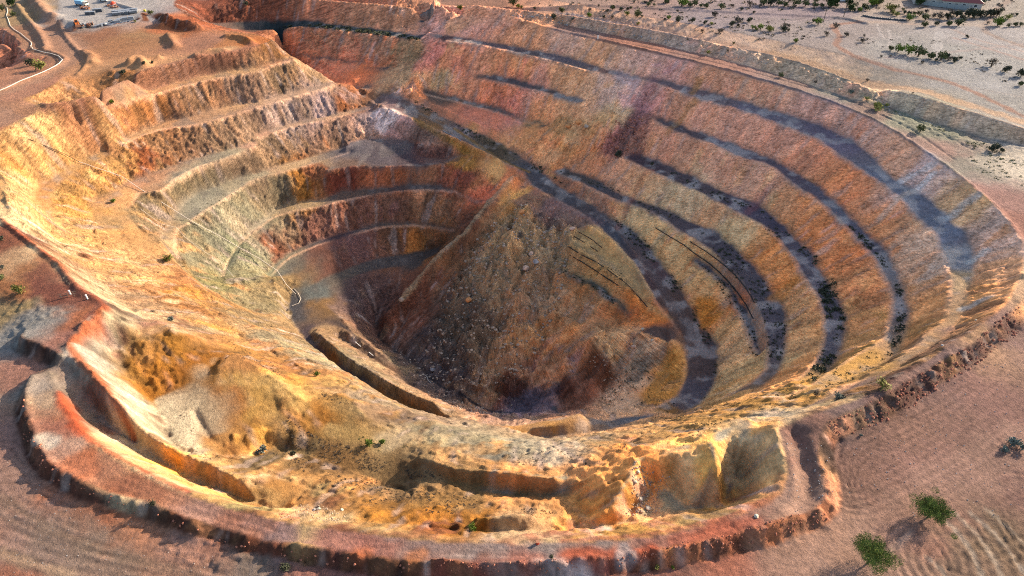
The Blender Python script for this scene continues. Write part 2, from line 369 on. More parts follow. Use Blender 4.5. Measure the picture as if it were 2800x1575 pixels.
def line_dist(P, reach):
    """distance and signed side to a plan polyline, evaluated only near it"""
    P = np.array(P)
    x0, x1, y0, y1 = P[:, 0].min()-reach, P[:, 0].max()+reach, P[:, 1].min()-reach, P[:, 1].max()+reach
    i0, i1 = max(0, int((x0-X0)/RS)), min(NX, int((x1-X0)/RS)+2); j0, j1 = max(0, int((y0-Y0)/RS)), min(NY, int((y1-Y0)/RS)+2)
    xs, ys = XX[j0:j1, i0:i1], YY[j0:j1, i0:i1]
    D = np.full(xs.shape, 1e9)
    for a, b in zip(P[:-1], P[1:]):
        ax0, ax1 = min(a[0], b[0])-reach, max(a[0], b[0])+reach; ay0, ay1 = min(a[1], b[1])-reach, max(a[1], b[1])+reach
        u0, u1 = max(0, int((ax0-GX[i0])/RS)), int((ax1-GX[i0])/RS)+2; v0, v1 = max(0, int((ay0-GY[j0])/RS)), int((ay1-GY[j0])/RS)+2
        sx, sy = xs[v0:v1, u0:u1], ys[v0:v1, u0:u1]
        if sx.size == 0: continue
        d = b[:2]-a[:2]; L = max(d@d, 1e-9)
        t = np.clip(((sx-a[0])*d[0]+(sy-a[1])*d[1])/L, 0, 1)
        q = np.hypot(sx-a[0]-t*d[0], sy-a[1]-t*d[1])
        D[v0:v1, u0:u1] = np.minimum(D[v0:v1, u0:u1], q)
    return (slice(j0, j1), slice(i0, i1)), D
Zb = boxblur(Zb, 1)
Zpre = Zb.copy()
rough = 1+.35*fbm(XX, YY, 3, 3, 50)
for s, w_, h_ in BERMS:
    P = smooth_line(parse(s), 2.0)
    sl, D = line_dist(P, w_*3+2)
    Zb[sl] += h_*np.exp(-(D/w_)**2)*rough[sl]
# ------------------------------------------------------------------ down-slope grain (rills, scree runs)
gsm = blur(Zb, 3)
gy, gx = np.gradient(gsm, RS)
slopeB = np.hypot(*np.gradient(blur(Zpre, 1), RS))
gm = np.hypot(gx, gy)+1e-6
dx, dy = gx/gm, gy/gm
def grain(src, n, st):
    acc = src.copy(); cnt = 1
    jj, ii = np.mgrid[0:NY, 0:NX].astype(np.float64)
    for sg in (1, -1):
        px, py = ii.copy(), jj.copy()
        for k in range(n):
            px += sg*st*bilin(dx, px, py); py += sg*st*bilin(dy, px, py)
            acc += bilin(src, px, py); cnt += 1
    acc /= cnt
    acc -= blur(acc, 12)
    return acc/(np.std(acc)+1e-9)
g1 = grain(rng.randn(NY, NX), 4, 1.0)
g2 = grain(blur(rng.randn(NY, NX), 1)*4, 8, 1.3)
g3 = grain(blur(rng.randn(NY, NX), 3)*9, 9, 2.0)
LN = LINES.strip().split('\n')
def inside(poly, x, y):
    r = np.zeros(x.shape, bool); n = len(poly)
    for i in range(n):
        a, b = poly[i], poly[(i+1) % n]
        c = ((a[1] > y) != (b[1] > y))
        with np.errstate(divide='ignore', invalid='ignore'):
            xi = (b[0]-a[0])*(y-a[1])/(b[1]-a[1])+a[0]
        r ^= c & (x < xi)
    return r
bench = np.zeros((NY, NX)); wobb = 1.3*fbm(XX, YY, 4, 5, 77, .65)
for i in (8, 10, 12, 15, 17, 19, 21, 23, 25, 27, 29, 35, 37, 41, 43, 45, 48, 50, 53, 55, 57, 69, 80, 82, 102, 110):
    A = smooth_line(parse(LN[i]), 2.5); B = smooth_line(parse(LN[i+1]), 2.5)
    P = np.vstack([A, B[::-1]])[:, :2]
    x0, x1, y0, y1 = P[:, 0].min()-3, P[:, 0].max()+3, P[:, 1].min()-3, P[:, 1].max()+3
    sl = (slice(max(0, int((y0-Y0)/RS)), int((y1-Y0)/RS)+1), slice(max(0, int((x0-X0)/RS)), int((x1-X0)/RS)+1))
    bench[sl] = np.maximum(bench[sl], inside(P, XX[sl]+wobb[sl], YY[sl]+wobb[sl]))
bench = boxblur(bench, 1)
calm = np.zeros((NY, NX))
for i, w_ in ((6, 2.5), (104, 2.0), (61, 1.5), (34, 1.2), (1, 1.5), (0, 1.5)):
    P = smooth_line(parse(LN[i]), 3.0)
    sl, D = line_dist(P, 9)
    calm[sl] = np.maximum(calm[sl], np.exp(-(D/w_)**2))
steep = sstep(.22, .5, slopeB)*(1-bench)
def ground_hit(px, py, zf=None):
    """where the sight line of a surveyed point meets the ground"""
    d = sight(px, py); Z = Zb if zf is None else zf
    t = np.arange(40, 700, .6)
    x = d[0]*t; y = d[1]*t; z = CAM_H+d[2]*t
    ok = (x > X0) & (x < X1) & (y > Y0) & (y < Y1)
    g = np.where(ok, bilin(Z, (x-X0)/RS, (y-Y0)/RS), -1 if zf is None else 0)
    k = np.argmax(z <= g)
    if k == 0: k = 1
    a, b = z[k-1]-g[k-1], z[k]-g[k]
    f = a/(a-b+1e-9)
    tt = t[k-1]+f*.6
    return np.array([d[0]*tt, d[1]*tt, CAM_H+d[2]*tt])
# ------------------------------------------------------------------ ground tones, shade on outer banks and far rim painted in dark: x,y,tone,light under which the tone was read
ROCK = """
1100,150,a06a50s 1150,70,84604cs 1000,30,6e4e3es 800,20,6a4638s 560,30,38201as 600,55,3c241cs 500,20,38201as 660,40,482a20s 470,5,38201as 1100,75,98706cs 1180,90,9a6f66s 1350,95,a5765cs 1500,130,a87a5cs 1400,110,a88478s
1620,170,a07c74s 1700,190,a47c7cs 1800,210,b0806as 1900,235,b08a78s 2050,300,a07c78s 2150,340,a2807cs 2250,400,a87f6as 2330,440,9c8c94s 2400,520,a88868s 2480,600,a08a88s 2440,780,9a7048s 2500,700,8a6850s
1150,150,a06858s 1090,130,a86860s 1250,160,9a6a50s 1310,150,b5805cs 1400,190,c09070s 1480,215,d0a080s 1560,225,a8908cs 1600,250,987c84s 1640,240,a87474s 1700,290,b8866cs 1800,300,c89080s 1900,330,c08878s
2000,400,c08068s 2100,480,c07850s 2200,560,c88a60s 2300,620,c8a898s 2340,700,c09070s 2330,780,b08058s 2290,860,a87850s
1100,200,8a7258s 1180,205,946450s 1250,230,b06a4cs 1340,240,c08a80s 1300,240,b87068s 1450,290,c09070s 1500,310,a88a60s 1550,300,90806as 1590,330,6c484cs 1560,370,6a4a4as 1640,340,c08878s 1610,290,8a6070s
1540,360,7a4850s 1480,335,c08048s 1440,330,a88868s 1420,360,c88c50s
1750,370,d09880s 1850,430,d09a88s 1900,440,d8a898s 1980,510,c09070s 2050,560,d08858s 2120,620,d08050s 2180,720,cc8a60s 2220,800,b88860s 2190,860,a07850s
1045,232,a87050s 1110,250,a86c50s 1200,290,b07060s 1330,340,c0885cs 1400,380,b89070s 1480,420,c88e70s 1560,440,d8a890s 1600,470,d0a078s 1650,490,c8a480s 1700,500,b8a488s 1760,560,d09a70s 1820,600,b0a080s
1900,650,d08848s 1950,700,d08a50s 2000,780,c89a70s 2040,860,b89068s 2000,930,a87a50s
1390,450,c88050s 1450,480,d08a58s 1520,520,d09a80s 1580,550,b0a080s 1650,580,b09c78s 1700,620,b8a480s 1760,650,b89a70s 1785,755,d08040s 1770,700,b89a70s 1850,720,c0a080s 1880,745,c87a40s 1850,850,b89a78s 1900,930,a08a68s 1820,800,b89870s
1400,520,6a5450s 1450,530,6e5856s 1330,500,b08850s 1290,440,a86848s 1300,600,8a7458s 1380,620,95826as 1250,700,7a6a58s 1350,780,7a6a5cs 1500,600,c09a68s 1500,680,b89460s 1590,720,c09060s 1660,795,d07a38s 1640,770,c87838s 1480,590,b89460s
1350,800,a87850s 1420,850,a8764as 1300,850,8a6a4as 1200,850,6c5c4es 1250,950,6e5a48s 1550,860,8f7a60s 1620,850,8a6a50s 1600,900,6f655cs 1700,900,b08048s 1680,980,a87840s 1520,940,5c3c30s 1280,980,4e342cs 1330,1020,5a5060s 1450,980,503830s 1580,1000,857060s 1390,960,7a5c48s
1550,770,7a5a40s 1450,770,70604es 1150,800,5c544cs 1100,850,50484as 1150,920,48444as
200,270,d09060h 350,220,c88850h 550,160,a86c44h 680,135,b07a48h 300,320,e0a468h 450,270,c09068h 600,230,b08a70h 700,200,a08060h 760,180,c8a078h 100,350,f0c890h 150,400,f0b468h 60,380,e8b070h
400,360,d09868h 550,320,b08c6ch 700,290,d8b8a8h 800,250,d0b0a8h 880,250,b87040h 920,260,a87048h 200,470,e6ac64h 250,450,dca460h 300,430,e8b068h 450,440,a89070h 600,400,b09070h 700,350,a88868h 830,320,b08870h 930,290,c0a098h
180,520,e2a858h 400,530,a08a68h 350,560,a08c6ch 480,480,9a8a6ah 560,500,b0a888h 500,600,a09878h 580,640,a8a488h 640,540,b0a888h 700,470,a09070h 640,640,b0a890h 560,720,a09868h 640,750,b0a078h 690,640,b07050h 740,450,e89a40h 755,460,e89a40h 780,440,c07a50h 840,400,b08868h
360,410,b86c40h 470,370,a88060h 700,700,b09060h 620,690,b0a880h 520,660,a8a080h
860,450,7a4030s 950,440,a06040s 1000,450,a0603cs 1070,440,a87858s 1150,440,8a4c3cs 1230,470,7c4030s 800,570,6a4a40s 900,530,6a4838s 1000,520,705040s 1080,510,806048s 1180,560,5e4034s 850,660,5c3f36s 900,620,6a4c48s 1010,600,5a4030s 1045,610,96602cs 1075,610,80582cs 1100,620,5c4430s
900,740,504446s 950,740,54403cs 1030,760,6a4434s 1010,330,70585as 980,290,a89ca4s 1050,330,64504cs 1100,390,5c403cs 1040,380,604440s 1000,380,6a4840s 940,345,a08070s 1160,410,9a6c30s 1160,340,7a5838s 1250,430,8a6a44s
100,480,f0d090h 50,430,e8a860h 110,540,f0c888h 
220,840,f0e8d0h 300,830,e8d8b0h 200,880,f4ecd4h 260,950,f8ecc8h 330,1030,f8e8c0h 400,1090,f0dcb0h 520,1160,d8c090h 430,900,c88a30l 500,910,b87828l 350,930,d89a40l 400,980,c88830l 330,890,c8a060l 560,1010,c07828l 520,1040,b87424l 600,960,e8b868h 680,1000,e8c078h 640,1030,d8a858h 700,950,e8b458h 620,1100,b88038l 870,1040,c08030l 900,1020,d8a050h 850,1080,b88840l
800,960,c89860h 650,850,b0a484h 750,880,b8ac88h 850,930,b8a888h 950,1000,b8a080h 1050,1045,a89080h 1144,1078,b0a488h
1250,1215,6c5234s 1350,1230,6a5036s 1100,1165,5c4a34s 1200,1310,d89030l 1000,1315,c88830l 1100,1315,c08028l
1540,1230,8e6438s 1580,1160,94683cs 1480,1290,8a6030s 1700,1200,8a7458s 1640,1260,806850s 1750,1140,a08048s 1780,1230,a88048s 1900,1150,807058s 1900,1220,786448s
400,1200,f4dcb0h 300,1140,f0d0a0h 600,1272,e0c888h 800,1316,e0b880h 1000,1340,e4bc80h 1288,1350,ecc898h 1400,1348,e8c898h 1500,1343,e4a850h 1620,1330,e0ac58h 1700,1310,e4bc78h 1850,1280,d8b078h
1300,1440,40201cs 1500,1440,3a2020s 600,1375,281814s 300,1270,281814s 78,1150,2a1814s 90,1170,2a1814s 130,1208,2a1814s 200,1240,2a1814s 250,1255,2c1a16s 350,1290,2c1a16s 440,1322,2a1814s 520,1347,2e1c18s 700,1388,301c18s 760,1401,301c18s 850,1412,301c1as 920,1424,341e18s 55,1050,2a1814s 60,1100,2a1814s 1600,1412,3a2018s 1840,1370,402820s 1960,1345,4a3024s 2040,1310,4a3024s 1700,1410,5c3c30s 1900,1370,5a443cs 100,1190,281814s 1000,1430,281814s 2080,1300,705448s 1440,1445,6c646cs 1200,1440,3e2422s
220,960,5c4438s 300,1070,80766cs 380,1115,6a6050s 500,1190,886838s 600,1240,7a6038s 700,1280,7c5c30s 420,1150,907030s
1500,60,6a5c58s 1600,78,6a5c58s 1400,44,6a5850s 1790,112,6a5e58s 1870,130,6a5e58s 1931,144,6c6058s 2000,160,6f655cs 2100,192,6f655cs 2200,232,70655cs 2300,262,706860s 2500,322,756860s 2400,290,756860s 1700,95,685c58s 2576,350,786860s
850,110,664a3cs 780,100,6a4a3as 950,120,604a40s 850,160,7a5040s 1000,200,7a6450s 900,185,804c34s 1010,140,584838s
1700,1085,dca860h 1800,1050,e8b060h 1931,1005,ecb058h 1990,975,f0b860h 2100,930,f0b860h 2200,880,f0b868h 2300,850,dca058h 2150,985,b08040h 2060,1020,e8c898h 1960,1045,ecd8b8h 2250,930,d8a060h 2350,860,dca070h
1600,1110,c89c68h 1500,1110,c8a470h 1400,1125,e0ccb0h 1300,1120,c8bca0h 1230,1110,b8ac8ch 1000,1035,b09070h 1100,1075,a89c80h
30,840,70706cs 100,900,281814s 50,870,281814s
2300,990,7a5448l 2200,1030,80604el 2450,890,7d5a50l 2540,820,7d5a50l 2100,1110,705448l
20,170,5c4038s 400,55,804828l 430,70,b86840l
"""
FLAT = """
1400,145,655a64s 1700,225,706068s 1900,285,706878s 2100,350,786c80s 2250,460,707488s 2350,560,74788cs 2420,640,7c8090s 2400,720,e8c090l 2395,800,e0b080l 2330,870,d8a878l 1250,110,5f5058s 1140,95,5c4648s
1400,235,5c5254s 1700,320,5f5258s 1950,430,605460s 2150,600,5f5868s 2260,780,6a6068s 2100,930,e8b060l 1320,205,605458s
1700,450,5c5056s 1900,550,585060s 2080,780,5c5664s 2080,880,5a5662s 1600,410,504048s 1150,255,6a5850s 1288,292,665858s
1600,500,5a5054s 1800,610,58505as 1940,800,5c5560s 1450,445,504848s 1860,790,58525cs 1300,340,a08868s
980,260,7a6468s 1150,330,6c5c60s 1100,330,806040s 1350,430,55525as 1450,490,504e58s 1550,580,50505cs 1640,680,604c50s 1720,800,64504cs 1780,900,605050s 1750,1000,5c5662s 1600,1060,606470s 1400,1100,888080s 1200,1075,785450s 900,930,60504cs 800,860,504650s 745,780,505058s
1000,240,5a5048s 1230,370,54483cs
900,870,3c4450s 1100,980,404048s 1200,1030,3c404cs 1000,860,484c54s 960,850,3a3434s 1300,1040,484c58s
860,880,a86830s 1000,985,b07438s 1144,1050,b07c44s 1288,1080,b88850s 1400,1075,a07848s 1640,1045,8a6438s 830,770,8a6a48s 930,870,6c5850s 1020,940,6a5040s
850,70,303c42s 1000,82,3c444cs 700,60,2c363cs 560,75,4c3c38s 
400,230,d8a070l 600,185,d8a878l 300,260,d0a070l 450,315,c89c78l 700,250,d0a888l 200,410,d0a068l 100,490,d09860l 130,560,e0a870l 850,290,e0b088l 650,350,d0a080l 350,450,d8a078l 280,500,e0a870l 750,405,e0b888l 600,450,b8a888l 520,500,a8a088l 410,600,c0a078l
720,520,e0b880l 640,560,c8b898l 600,640,a8a880l 900,475,80685es 1050,470,705c58s 1180,495,4c4448s 850,595,5a4c54s 850,705,7a7068s 950,665,605858s 800,725,6c7070s 1050,565,4c4440s
950,390,6a6068s 1050,400,605058s 880,370,787078s 1480,600,5a4a48s 1500,650,606068s 1480,710,505450s
60,570,f5dca8l 100,640,f0d0a0l 250,730,f5d8a8l 300,770,f8d8a8l 200,600,f0b870l 300,600,e8b070l 350,650,f0b878l 400,720,d09058l 450,760,c88a50l 330,690,f0b878l 500,840,c89058l 600,900,c08850l 650,860,c88c58l 480,745,e8a040l 555,835,e8a850l 450,690,c88c58l 540,760,c09058l 700,920,c88c50l 800,1000,c89450l 380,850,d0a070l 330,760,c8a078l
620,800,b89c70l 160,580,e8a860l 270,640,f0b880l
300,860,b89878l 430,1070,ecd8b0l 400,1035,ecd4acl 450,1100,e8d0a8l 490,1120,c0a880l 500,1060,b8a080l 600,1130,c08c50l 590,880,d09850l
750,1060,b09060l 750,1120,b08c58l 850,1180,a07848l 800,1150,907850l 700,1150,988058l 1000,1180,98784cl 1000,1100,c8b088l 1100,1120,c0b088l 1200,1120,b8ac90l 1250,1140,a8a08cl 1350,1130,d8c0a0l 1400,1140,986848l 1500,1140,c0a478l 1600,1120,c8a878l 1700,1130,d8c09al 1850,1100,d8c8a8l 1450,1180,b8a888l 1300,1180,b8b09cl 1600,1200,d0b888l 1590,1280,d8c098l
930,1080,c09c60l 1050,1160,b89868l 1200,1240,a08050l 1000,1240,987850l
1350,1255,907850l 700,1220,c89050l 650,1250,c89c60l 900,1260,c08a48l 1100,1270,b08448l 760,1280,d8a068l 850,1300,d8b880l 1400,1300,c8a068l 1200,1330,c89048l 1850,1240,706468s 1600,1300,c8b088l
250,1160,c08868l 200,1180,c87850l 350,1230,b07050l 500,1270,b08674l 700,1320,a4847cl 1000,1370,a08478l 1288,1390,a09088l 1200,1385,a08c84l 1400,1388,9c8c84l 1288,1408,a08c84l 1100,1380,a08880l 1500,1370,988880l 1700,1350,a07868l 1900,1290,a87868l 2000,1200,b08a74l 2000,1290,b08c78l 150,1110,c09880l 130,1070,b87860l 
1350,1415,a87060l 1500,1402,b07860l 1650,1388,a06c5cl 1250,1422,a87868l 950,1402,ac7464l 1100,1405,a87868l 820,1388,ac7868l 1425,1412,a09088l 1800,1365,b07058l 400,1275,b88060l 600,1335,b47c64l
100,1300,a08070l 30,1100,a88070l 30,950,ac7c68l 200,1400,9c8270l 600,1430,948070l 10,1440,a06850l 300,1340,98806el 20,1200,a88472l 150,1340,9a8070l
150,740,8a5444l 100,650,a06a48l 200,760,9a6450l 50,700,a87048l 120,720,824c40l 30,780,a08860l 60,815,908c84l 150,800,a86848l 250,800,905040l 140,850,a07060l 200,830,985848l 20,850,98948cl 0,600,905840l
100,960,a89888l 130,1000,c0a080l 90,1040,b08468l 170,960,a09080l 200,960,c09878l 235,1010,989088l 300,1110,c8b080l 450,1195,d0b080l 600,1255,c8a870l 150,1040,c07850l
2300,1100,946f5el 2500,1000,966f62l 2200,1200,906c5cl 2450,1250,8e6c5cl 2100,1350,b08870l 2300,1300,a87c68l 2500,1350,8a7058l 2400,1420,907460l 2560,1200,8c685cl 2100,1030,8a7068l 2350,910,8c6e66l 2500,780,a07c70l 2200,1420,b08c78l 2050,1130,987060l 2350,1180,987264l
1400,50,b88870l 1600,110,b88068l 1800,160,b48470l 2000,210,a88878l 2200,290,a08474l 2350,380,b08c7cl 2500,500,a87c70l 2560,560,a87464l 2450,410,989080l 2550,420,e0d0b8l 2300,310,9c9880l 2100,215,9c9484l 1200,15,b88468l
1400,10,a88c7cl 1600,50,a8887cl 1750,60,a09090l 1900,110,a0928cl 2100,80,a0928cl 2300,130,a09a94l 2500,200,a4a09cl 2450,150,a29e98l 2550,290,a29c94l 2300,20,a89484l 1500,0,a88878l 1288,0,a87c64l 2000,30,a08c8cl 2500,20,a09488l 2500,100,a8a09cl
50,40,b09068l 140,120,b08468l 60,220,b88468l 300,110,b07c54l 250,90,a87454l 400,100,b8845cl 500,105,b07c60l 430,45,c8784cl 480,60,c87440l 600,100,c08050l 30,90,b08060l 250,190,c89468l 150,240,b87c60l 30,180,b88060l 20,290,a88068l 60,280,b08060l 10,330,b87c58l
200,30,b4aca4l 300,20,b4aca4l 250,60,b0a8a0l 330,45,b0a8a4l 350,90,b0845cl 640,105,c87840l
2200,990,906c60l 1700,1090,dcb070l 
"""
STROKES = [  # line, half width m, tone, strength
 ("1980,1449,-1.2 2150,1370 2300,1270 2450,1180 2576,1110,-1.3", 4.5, "b08c78l", .45),
 ("2360,1296,-1.3 2400,1330 2440,1380 2470,1449,-1.3", .3, "d8c4acl", .6), ("2400,1290,-1.3 2450,1335 2490,1390 2520,1449,-1.3", .3, "d0bca4l", .6), ("2440,1290,-1.3 2500,1340 2550,1400 2576,1440,-1.3", .3, "d8c4acl", .6),
 ("2480,1280,-1.3 2540,1330 2600,1390,-1.3", .3, "ccb8a0l", .6), ("2330,1400,-1.3 2360,1425 2380,1449,-1.3", .3, "d0bca4l", .6), ("2380,1310,-1.3 2440,1300 2500,1310 2560,1345,-1.3", .25, "5c4840l", .6), ("2370,1340,-1.3 2450,1345 2520,1370 2590,1420,-1.3", .25, "5c4840l", .6),
 ("2110,1180,-1.2 2125,1230 2140,1270,-1.2", .4, "6c5044l", .5), ("2135,1190,-1.2 2145,1230 2150,1265,-1.2", .3, "6c5044l", .5), ("2200,1420,-1.3 2290,1340,-1.3", .5, "c8a894l", .5),
 ("0,1250,-1.3 200,1370 500,1449,-1.3", .8, "86705cl", .5), ("0,1290,-1.3 150,1380 330,1449,-1.3", 1.0, "8a7464l", .5), ("0,1390,-1.3 100,1425 180,1449,-1.3", .8, "b89878l", .6),
 ("1932,118,4 2057,148 2182,190 2307,222 2432,262 2576,305,4", 2.6, "d8ac84l", .75),
 ("1500,30,4 1700,68 1932,118,4", 1.8, "c89c80l", .4),
 ("1400,38,0 1600,76 1800,122 1931,154 2057,190 2157,228,0", 1.3, "ccc4bcl", .55),
 ("2157,240,0 2257,285 2357,325 2457,360,0", 2.2, "9c9c80l", .5),
 ("2300,60,4 2200,55 2100,62 2110,90 2106,115 2150,140 2250,172 2400,210 2576,290,4", 1.3, "a87c68l", .9),
 ("2576,118,4 2480,80 2500,30 2540,0,4", 1.6, "a08474l", .7),
 ("2500,66,4 2400,60 2300,58 2150,52 2240,20 2330,0,4", 2.2, "b8a494l", .8),
 ("2230,145,4 2400,130 2576,110,4", 1.0, "b49c94l", .5),
 ("2235,75,4 2240,100 2235,115,4", .6, "c4b8b0l", .6),
 ("2205,60,4 2230,100 2330,70,4", .5, "c4bab4l", .5),
 ("2360,80,4 2350,110 2360,135 2370,80,4", 1.0, "c8c0bal", .5),
 ("2400,95,4 2576,150,4", .9, "b09084l", .7),
 ("2376,65,4 2460,100 2576,130,4", .8, "bc9c8cl", .5),
 ("2150,140,4 2350,200 2576,245,4", .4, "988880l", .5),
 ("1932,140,4 2100,165 2300,215 2576,290,4", .4, "8c7c74l", .4),
 ("262,765,0 235,800 190,848 178,872 200,905 250,955 290,1005 295,1020,0", .7, "c86c40l", .85),
 ("0,549,0 50,588 107,631 150,663 175,698 200,726 240,748 265,768,0", .7, "b86040l", .7),
 ("145,980,.3 160,1005 185,1045 212,1088 225,1101 275,1135 325,1162 375,1187 425,1213 475,1233,0", .55, "cc6844l", .8),
 ("150,990,.3 165,1020 190,1060 205,1085,0", 1.2, "cc5c34l", .8),
 ("100,1120,.3 150,1160 250,1190 350,1220 450,1260,0", 2.0, "b87c60l", .35),
 ("1413,1360,0 1538,1351 1638,1341 1738,1321 1813,1303 1888,1276 1931,1251,0", .35, "b06450l", .6),
 ("1420,1398,.3 1500,1393 1560,1396,.3", 1.4, "b85838l", .8),
 ("1575,1395,.3 1640,1385,.3", 1.1, "b85838l", .8),
 ("1700,1360,.3 1800,1340 1900,1310,.3", 1.6, "b45c40l", .6),
 ("1910,1270,0 1950,1238 1966,1190,0", .8, "b07050l", .6),
 ("905,1395,.3 925,1385,.3", 1.2, "c07048l", .7),
 ("1040,1400,.3 1060,1390,.3", 1.2, "c07848l", .7),
 ("1590,1400,0 1570,1380 1560,1410,0", .9, "b0aca8l", .7),
 ("105,1105,.3 130,1112,.3", 1.4, "e0d0b8l", .8),
 ("706,1290,-10 760,1300 800,1308,-9", 1.2, "c87040l", .75),
 ("440,600,-26 500,700 560,760 640,812,-30", .6, "e0a050l", .3),
 ("460,732,-25 525,780 600,850 640,880,-25", 1.0, "e0a860l", .35),
 ("0,235,0 60,214 110,193 150,168 185,150 190,125 165,90 140,70 110,30 80,0,0", 3.2, "b88c70l", .85),
 ("105,262,0 212,236 312,193 475,148 562,133 640,112,0", 2.2, "b07860l", .6),
 ("0,226,0 60,203 110,183 155,158 150,145,0", .5, "c0b8acl", .6),
 ("1290,1040,-67 1360,1020 1400,1000,-60", 3.0, "5a5468s", .8),
 ("1288,395,-31 1380,455 1500,535 1600,640 1660,735 1740,850,-43", 1.8, "60565as", .5),
 ("1144,327,-26 1250,400 1330,455,-34", .8, "8a6838s", .8),
 ("1040,300,-24 1144,350 1180,375,-28", 1.0, "9a7438s", .7),
 ("1288,460,-33 1219,535,-38.5 1169,598,-43.5 1110,650,-49 1062,703,-53 1012,763,-57", 1.3, "b09a80s", .6),
 ("1440,577,-35 1475,570 1530,603 1592,668,-37 1640,748,-39", .9, "c8a880s", .6),
 ("1430,628,-38.6 1490,660 1560,715 1600,760,-39.5", .9, "cc9c60s", .6),
 ("2269,445,-4 2305,432 2344,420,-1", 1.2, "c8c4ccs", .6), ("2302,478,-5 2347,437,-1.5", 1.1, "d0ccd4s", .7), ("2380,545,-5 2420,520 2452,502,-1", 1.4, "b8bcc8s", .6), ("2440,655,-5 2487,617,-2", 1.0, "c0c4ccs", .6), ("2430,765,-4 2470,748 2500,735,-1", .9, "b8bcc4s", .6),
 ("2330,710,-11 2370,675 2385,650,-7.5", 2.2, "c8bcb8s", .5), ("2210,560,-12 2260,520 2290,500,-7.5", 1.0, "d0b8acs", .5), ("1640,225,-9 1620,260 1600,300 1580,340,-19", 2.5, "7c5460s", .45), ("1560,205,-8 1590,215,-8", 3.0, "a8a0b4s", .4),
 ("1760,200,-3 1740,235,-6", 1.5, "b07c38s", .45), ("1680,330,-15 1725,290 1745,262,-8", 1.4, "a0703cs", .5), ("1920,480,-19 1885,520,-21", 1.6, "905860s", .4), ("1560,520,-27 1620,440 1640,420,-22", 1.0, "905448s", .4), ("2000,690,-22 1960,720,-25", 2.2, "d08c48s", .5),
 ("1015,275,-23.5 1119,323 1200,370 1288,425,-31", .6, "80868cs", .3),
 ("735,395,-31 800,390,-31", .1, "e0b888l", .1),
]
POLYS = [
 ("1440,580 1470,567 1530,602 1592,668 1640,745 1695,806 1640,800 1590,755 1540,705 1480,655 1430,640", "c4a070s", .6),
 ("1430,590 1500,600 1600,700 1660,790 1600,790 1500,720 1400,690", "b89870s", .35),
 ("1400,690 1470,716 1530,762 1580,792 1520,790 1430,740", "a06a40s", .5),
 ("1288,500 1420,575 1440,640 1400,700 1360,800 1250,900 1150,940 1090,900 1170,640 1240,540", "7c6c5cs", .35),
 ("150,-10 250,-25 345,10 352,30 345,49 250,66 180,74 160,58 145,40", "b8b0a8l", .9),
 ("395,1012 440,1008 450,1045 500,1120 520,1150 470,1135 430,1090", "f0dcb4l", .85),
 ("60,690 110,655 165,690 200,735 235,755 262,780 230,775 180,775 130,770 95,740", "84503fl", .8),
 ("1288,510 1345,470 1440,520 1520,560 1470,575 1380,575", "6c5860s", .7),
 ("1500,385 1560,320 1590,280 1640,280 1625,330 1610,390 1560,395", "6c4a4cs", .6),
 ("1780,740 1810,750 1820,790 1790,820 1765,830 1752,790 1745,750", "d88838s", .8),
 ("1640,800 1590,760 1560,735 1600,740 1660,790 1695,808", "e08038s", .7),
 ("1350,785 1420,800 1400,850 1350,845", "b8845as", .7),
 ("1670,860 1715,900 1720,960 1700,1000 1620,1020 1610,990 1680,900", "b88444s", .7),
 ("1565,655 1530,640 1620,640 1640,700", "b89868s", .01),
 ("1480,885 1530,900 1548,950 1510,990 1460,960", "5c3c2cs", .8),
 ("1410,950 1430,945 1445,990 1415,1020 1400,1000", "54342cs", .8),
 ("1240,960 1330,955 1320,990 1290,1005 1240,990", "4c3230s", .8),
 ("1595,905 1650,870 1665,900 1600,960 1560,970", "66625es", .7),
 ("2420,395 2576,380 2600,460 2500,440", "dccab0l", .6),
 ("1390,1000 1370,970 1300,1000 1288,1030 1330,1045 1385,1030", "544e5cs", .7),
 ("1370,330 1395,300 1480,310 1500,340 1440,350", "a88458s", .4),
 ("680,1272 700,1293 760,1312 870,1318 880,1300 810,1278", "dcc090l", .5),
 ("1035,372 1130,366 1150,392 1120,412 1060,410 1040,395", "66443es", .5),
 ("985,320 1010,300 1120,335 1140,362 1040,360", "605048s", .5),
]
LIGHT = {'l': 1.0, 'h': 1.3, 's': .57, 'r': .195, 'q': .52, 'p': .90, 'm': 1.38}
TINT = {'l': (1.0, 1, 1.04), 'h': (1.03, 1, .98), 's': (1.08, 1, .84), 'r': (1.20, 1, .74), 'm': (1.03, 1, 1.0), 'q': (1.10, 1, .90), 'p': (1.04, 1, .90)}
AL = .455
def tone(c, rock=False, deep=False):     # deep: shaded tones of the pit interior, painted darker to deepen its shadow
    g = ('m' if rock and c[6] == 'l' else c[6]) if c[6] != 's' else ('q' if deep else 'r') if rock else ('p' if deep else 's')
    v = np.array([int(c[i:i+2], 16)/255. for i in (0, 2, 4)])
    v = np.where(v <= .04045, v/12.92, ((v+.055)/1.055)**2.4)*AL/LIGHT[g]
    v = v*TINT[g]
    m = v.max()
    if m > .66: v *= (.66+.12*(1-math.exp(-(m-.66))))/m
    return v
def parse_tones(s, rock):
    P = []; C = []
    for tok in s.split():
        x, y, c = tok.split(',')
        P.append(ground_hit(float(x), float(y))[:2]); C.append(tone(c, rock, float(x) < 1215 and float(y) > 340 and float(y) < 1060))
    return np.array(P), np.array(C)
CS = 2                      # tone raster: every second cell
xs, ys = XX[::CS, ::CS], YY[::CS, ::CS]
wx = xs+9.0*fbm(xs, ys, 11, 5, 11, .62); wy = ys+9.0*fbm(xs, ys, 11, 5, 15, .62)
